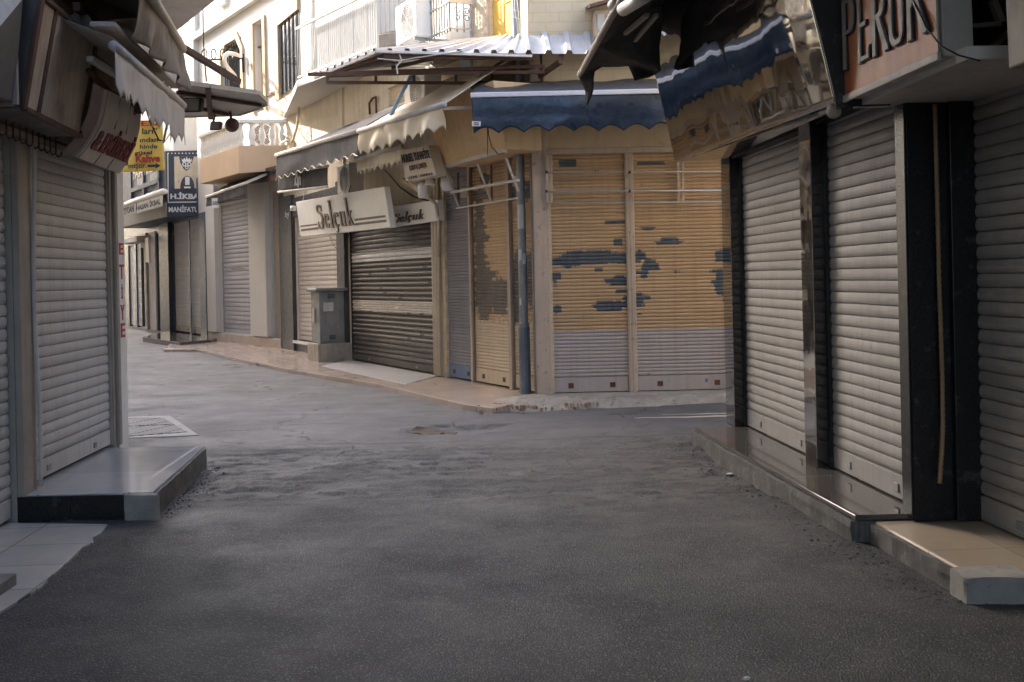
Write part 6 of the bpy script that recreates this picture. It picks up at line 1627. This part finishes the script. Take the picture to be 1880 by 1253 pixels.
MB().hexa([(2.78,5.3,2.6),(3.3,5.3,2.6),(3.3,6.4,2.6),(2.6,6.4,2.6)],[(2.78,5.3,4.2),(3.3,5.3,4.2),(3.3,6.4,4.2),(2.6,6.4,4.2)]).build('wall_lining', m_black, br)
# conduit on the pier
hp = [(1716,192),(1719,300),(1722,420),(1724,520),(1727,600),(1730,700),(1731,780),(1729,830),(1725,892)]
def pier(x, y, o=.03):
    d = R.w(r3-.012,0,0).y - .0; d = (R.w(r3-.012,0,-.15)).y - o; return at(x, y, d)
m = MB(); pts = []
for i in range(len(hp)-1):
    for k in range(14): 
        t_ = k/14; pts.append(pier(hp[i][0]+(hp[i+1][0]-hp[i][0])*t_, hp[i][1]+(hp[i+1][1]-hp[i][1])*t_, .03 + (.03 if i > 5 else 0)))
m.tube(pts, [.0125 + (.0018 if j % 2 else -.0006) for j in range(len(pts))], 8); m.build('conduit_hose', m_hose, label='ribbed tan conduit hose dangling down the black pier', cat='hose', smooth=True)
# black torn awning
Zb = 3.73
w0, w1 = at(1122,32,9.0), at(1064,138,11.6)
t = thing('awning', 'torn black awning hanging in bat wing points from the right row', 'awning', (w0+w1)/2)
m = MB(); m.tube([V((1.18,3.2,Zb)), w0, w1], .03, 8); m.build('front_bar', m_frame, t, smooth=True)
nr = V((1.18,3.2,Zb))
m = MB(); 
def rc(u, v):
    a = nr.lerp(w1, u); x_e = 2.25 - .0615*(a.y-3.2)*.6
    return V((a.x + (x_e-a.x)*v, a.y, a.z + .95*v - .10*math.sin(math.pi*v) + .02*mnoise.noise(V((u*8,v*4,1)))))
m.grid(rc, 30, 12); m.build('roof_cloth', m_black_tarp, t, solid=.004, smooth=True)
wing = [(1064,138,11.6),(1094,85,10.2),(1122,32,9.0),(1150,14,9.2),(1212,6,9.8),(1214,40,10.2),(1156,84,10.7),(1213,131,11.0),(1164,151,11.2),(1150,124,11.2),(1125,121,11.3),(1107,123,11.4),(1092,134,11.5),(1083,160,11.6),(1079,197,11.6)]
pts = [at(*q_) for q_ in wing]
bm_w = bmesh.new(); vs_ = [bm_w.verts.new(p) for p in pts]; f_ = bm_w.faces.new(vs_)
bmesh.ops.triangulate(bm_w, faces=[f_]); bmesh.ops.subdivide_edges(bm_w, edges=bm_w.edges[:], cuts=5, use_grid_fill=True)
m = MB(); bm_w.verts.ensure_lookup_table(); bm_w.verts.index_update()
m.add([v.co + V((.02,.03,0))*mnoise.noise(v.co*4) + V((.015*math.sin(v.co.z*16+v.co.x*9),.07*math.sin(v.co.x*19+v.co.z*5),0)) for v in bm_w.verts], [tuple(v.index for v in f.verts) for f in bm_w.faces]); bm_w.free()
m.build('torn_flap', m_black_tarp, t, solid=.003, smooth=True)
m = MB()
for (a, b) in (((1148,62,9.9),(1188,28,8.8)),((1158,84,10.6),(1205,28,9.2))): m.bar(at(*a), at(*b), .035, .03)
m.build('folding_arm', m_frame, t)
m = MB()
for (a, b, r_) in (((1144,18,8.2),(1195,-14,7.4),.05),((1124,10,8.8),(1136,-6,8.5),.04)): m.tube([at(*a), at(*b)], r_, 12)
m.build('roller_tube', m_alu, t, smooth=True)

# ------------------------------------------------------------------ camera, light
cam = bpy.data.cameras.new('camera'); co = bpy.data.objects.new('camera', cam); COL.objects.link(co)
cam.sensor_width = 36; cam.lens = 36*F_PX/1880
cam.shift_x = 0; cam.shift_y = -(626.5-PY0)/1880
cam.clip_end = 500; cam.clip_start = .05
co.location = (0,0,EYE)
from mathutils import Matrix
fw, rt_, up_ = V((0,1,0)), V((CR,0,-SR)), V((SR,0,CR))
# image right corresponds to (cos, -sin) in the un-rolled frame
rt_ = V((CR, 0, SR*-1)); up_ = V((SR, 0, CR))
rt_, up_ = V((CR,0,-SR)), V((SR,0,CR))
ROLLSIGN = 1
a = -ROLL
rt_ = V((math.cos(a),0,math.sin(a))); up_ = V((-math.sin(a),0,math.cos(a)))
co.matrix_world = Matrix(((rt_.x,up_.x,-fw.x,0),(rt_.y,up_.y,-fw.y,0),(rt_.z,up_.z,-fw.z,EYE),(0,0,0,1)))
SC.camera = co
sd = V(SUN).normalized()
ln = bpy.data.lights.new('sun', 'SUN'); ln.energy = SUN_E; ln.angle = math.radians(.5); ln.color = (1,.95,.88)
lo = bpy.data.objects.new('sun', ln); COL.objects.link(lo); lo.rotation_euler = sd.to_track_quat('Z','Y').to_euler(); lo.location = (0,0,20)
w = bpy.data.worlds.new('World'); SC.world = w; w.use_nodes = True
nt = w.node_tree; bg = nt.nodes['Background']
sk = nt.nodes.new('ShaderNodeTexSky'); sk.sky_type = 'NISHITA'; sk.sun_disc = False
sk.sun_elevation = math.asin(sd.z); sk.sun_rotation = math.atan2(sd.x, sd.y)
sk.dust_density = 4.0; sk.air_density = .8; sk.ozone_density = .8
nt.links.new(sk.outputs[0], bg.inputs[0]); bg.inputs[1].default_value = SKY_E
SC.view_settings.view_transform = 'Standard'; SC.view_settings.look = 'None'; SC.view_settings.exposure = EXPO; SC.view_settings.gamma = 1
SC.cycles.max_bounces = 8; SC.cycles.diffuse_bounces = 5; SC.cycles.use_denoising = True
for o in bpy.data.objects:
    if '_o' in o: del o['_o']
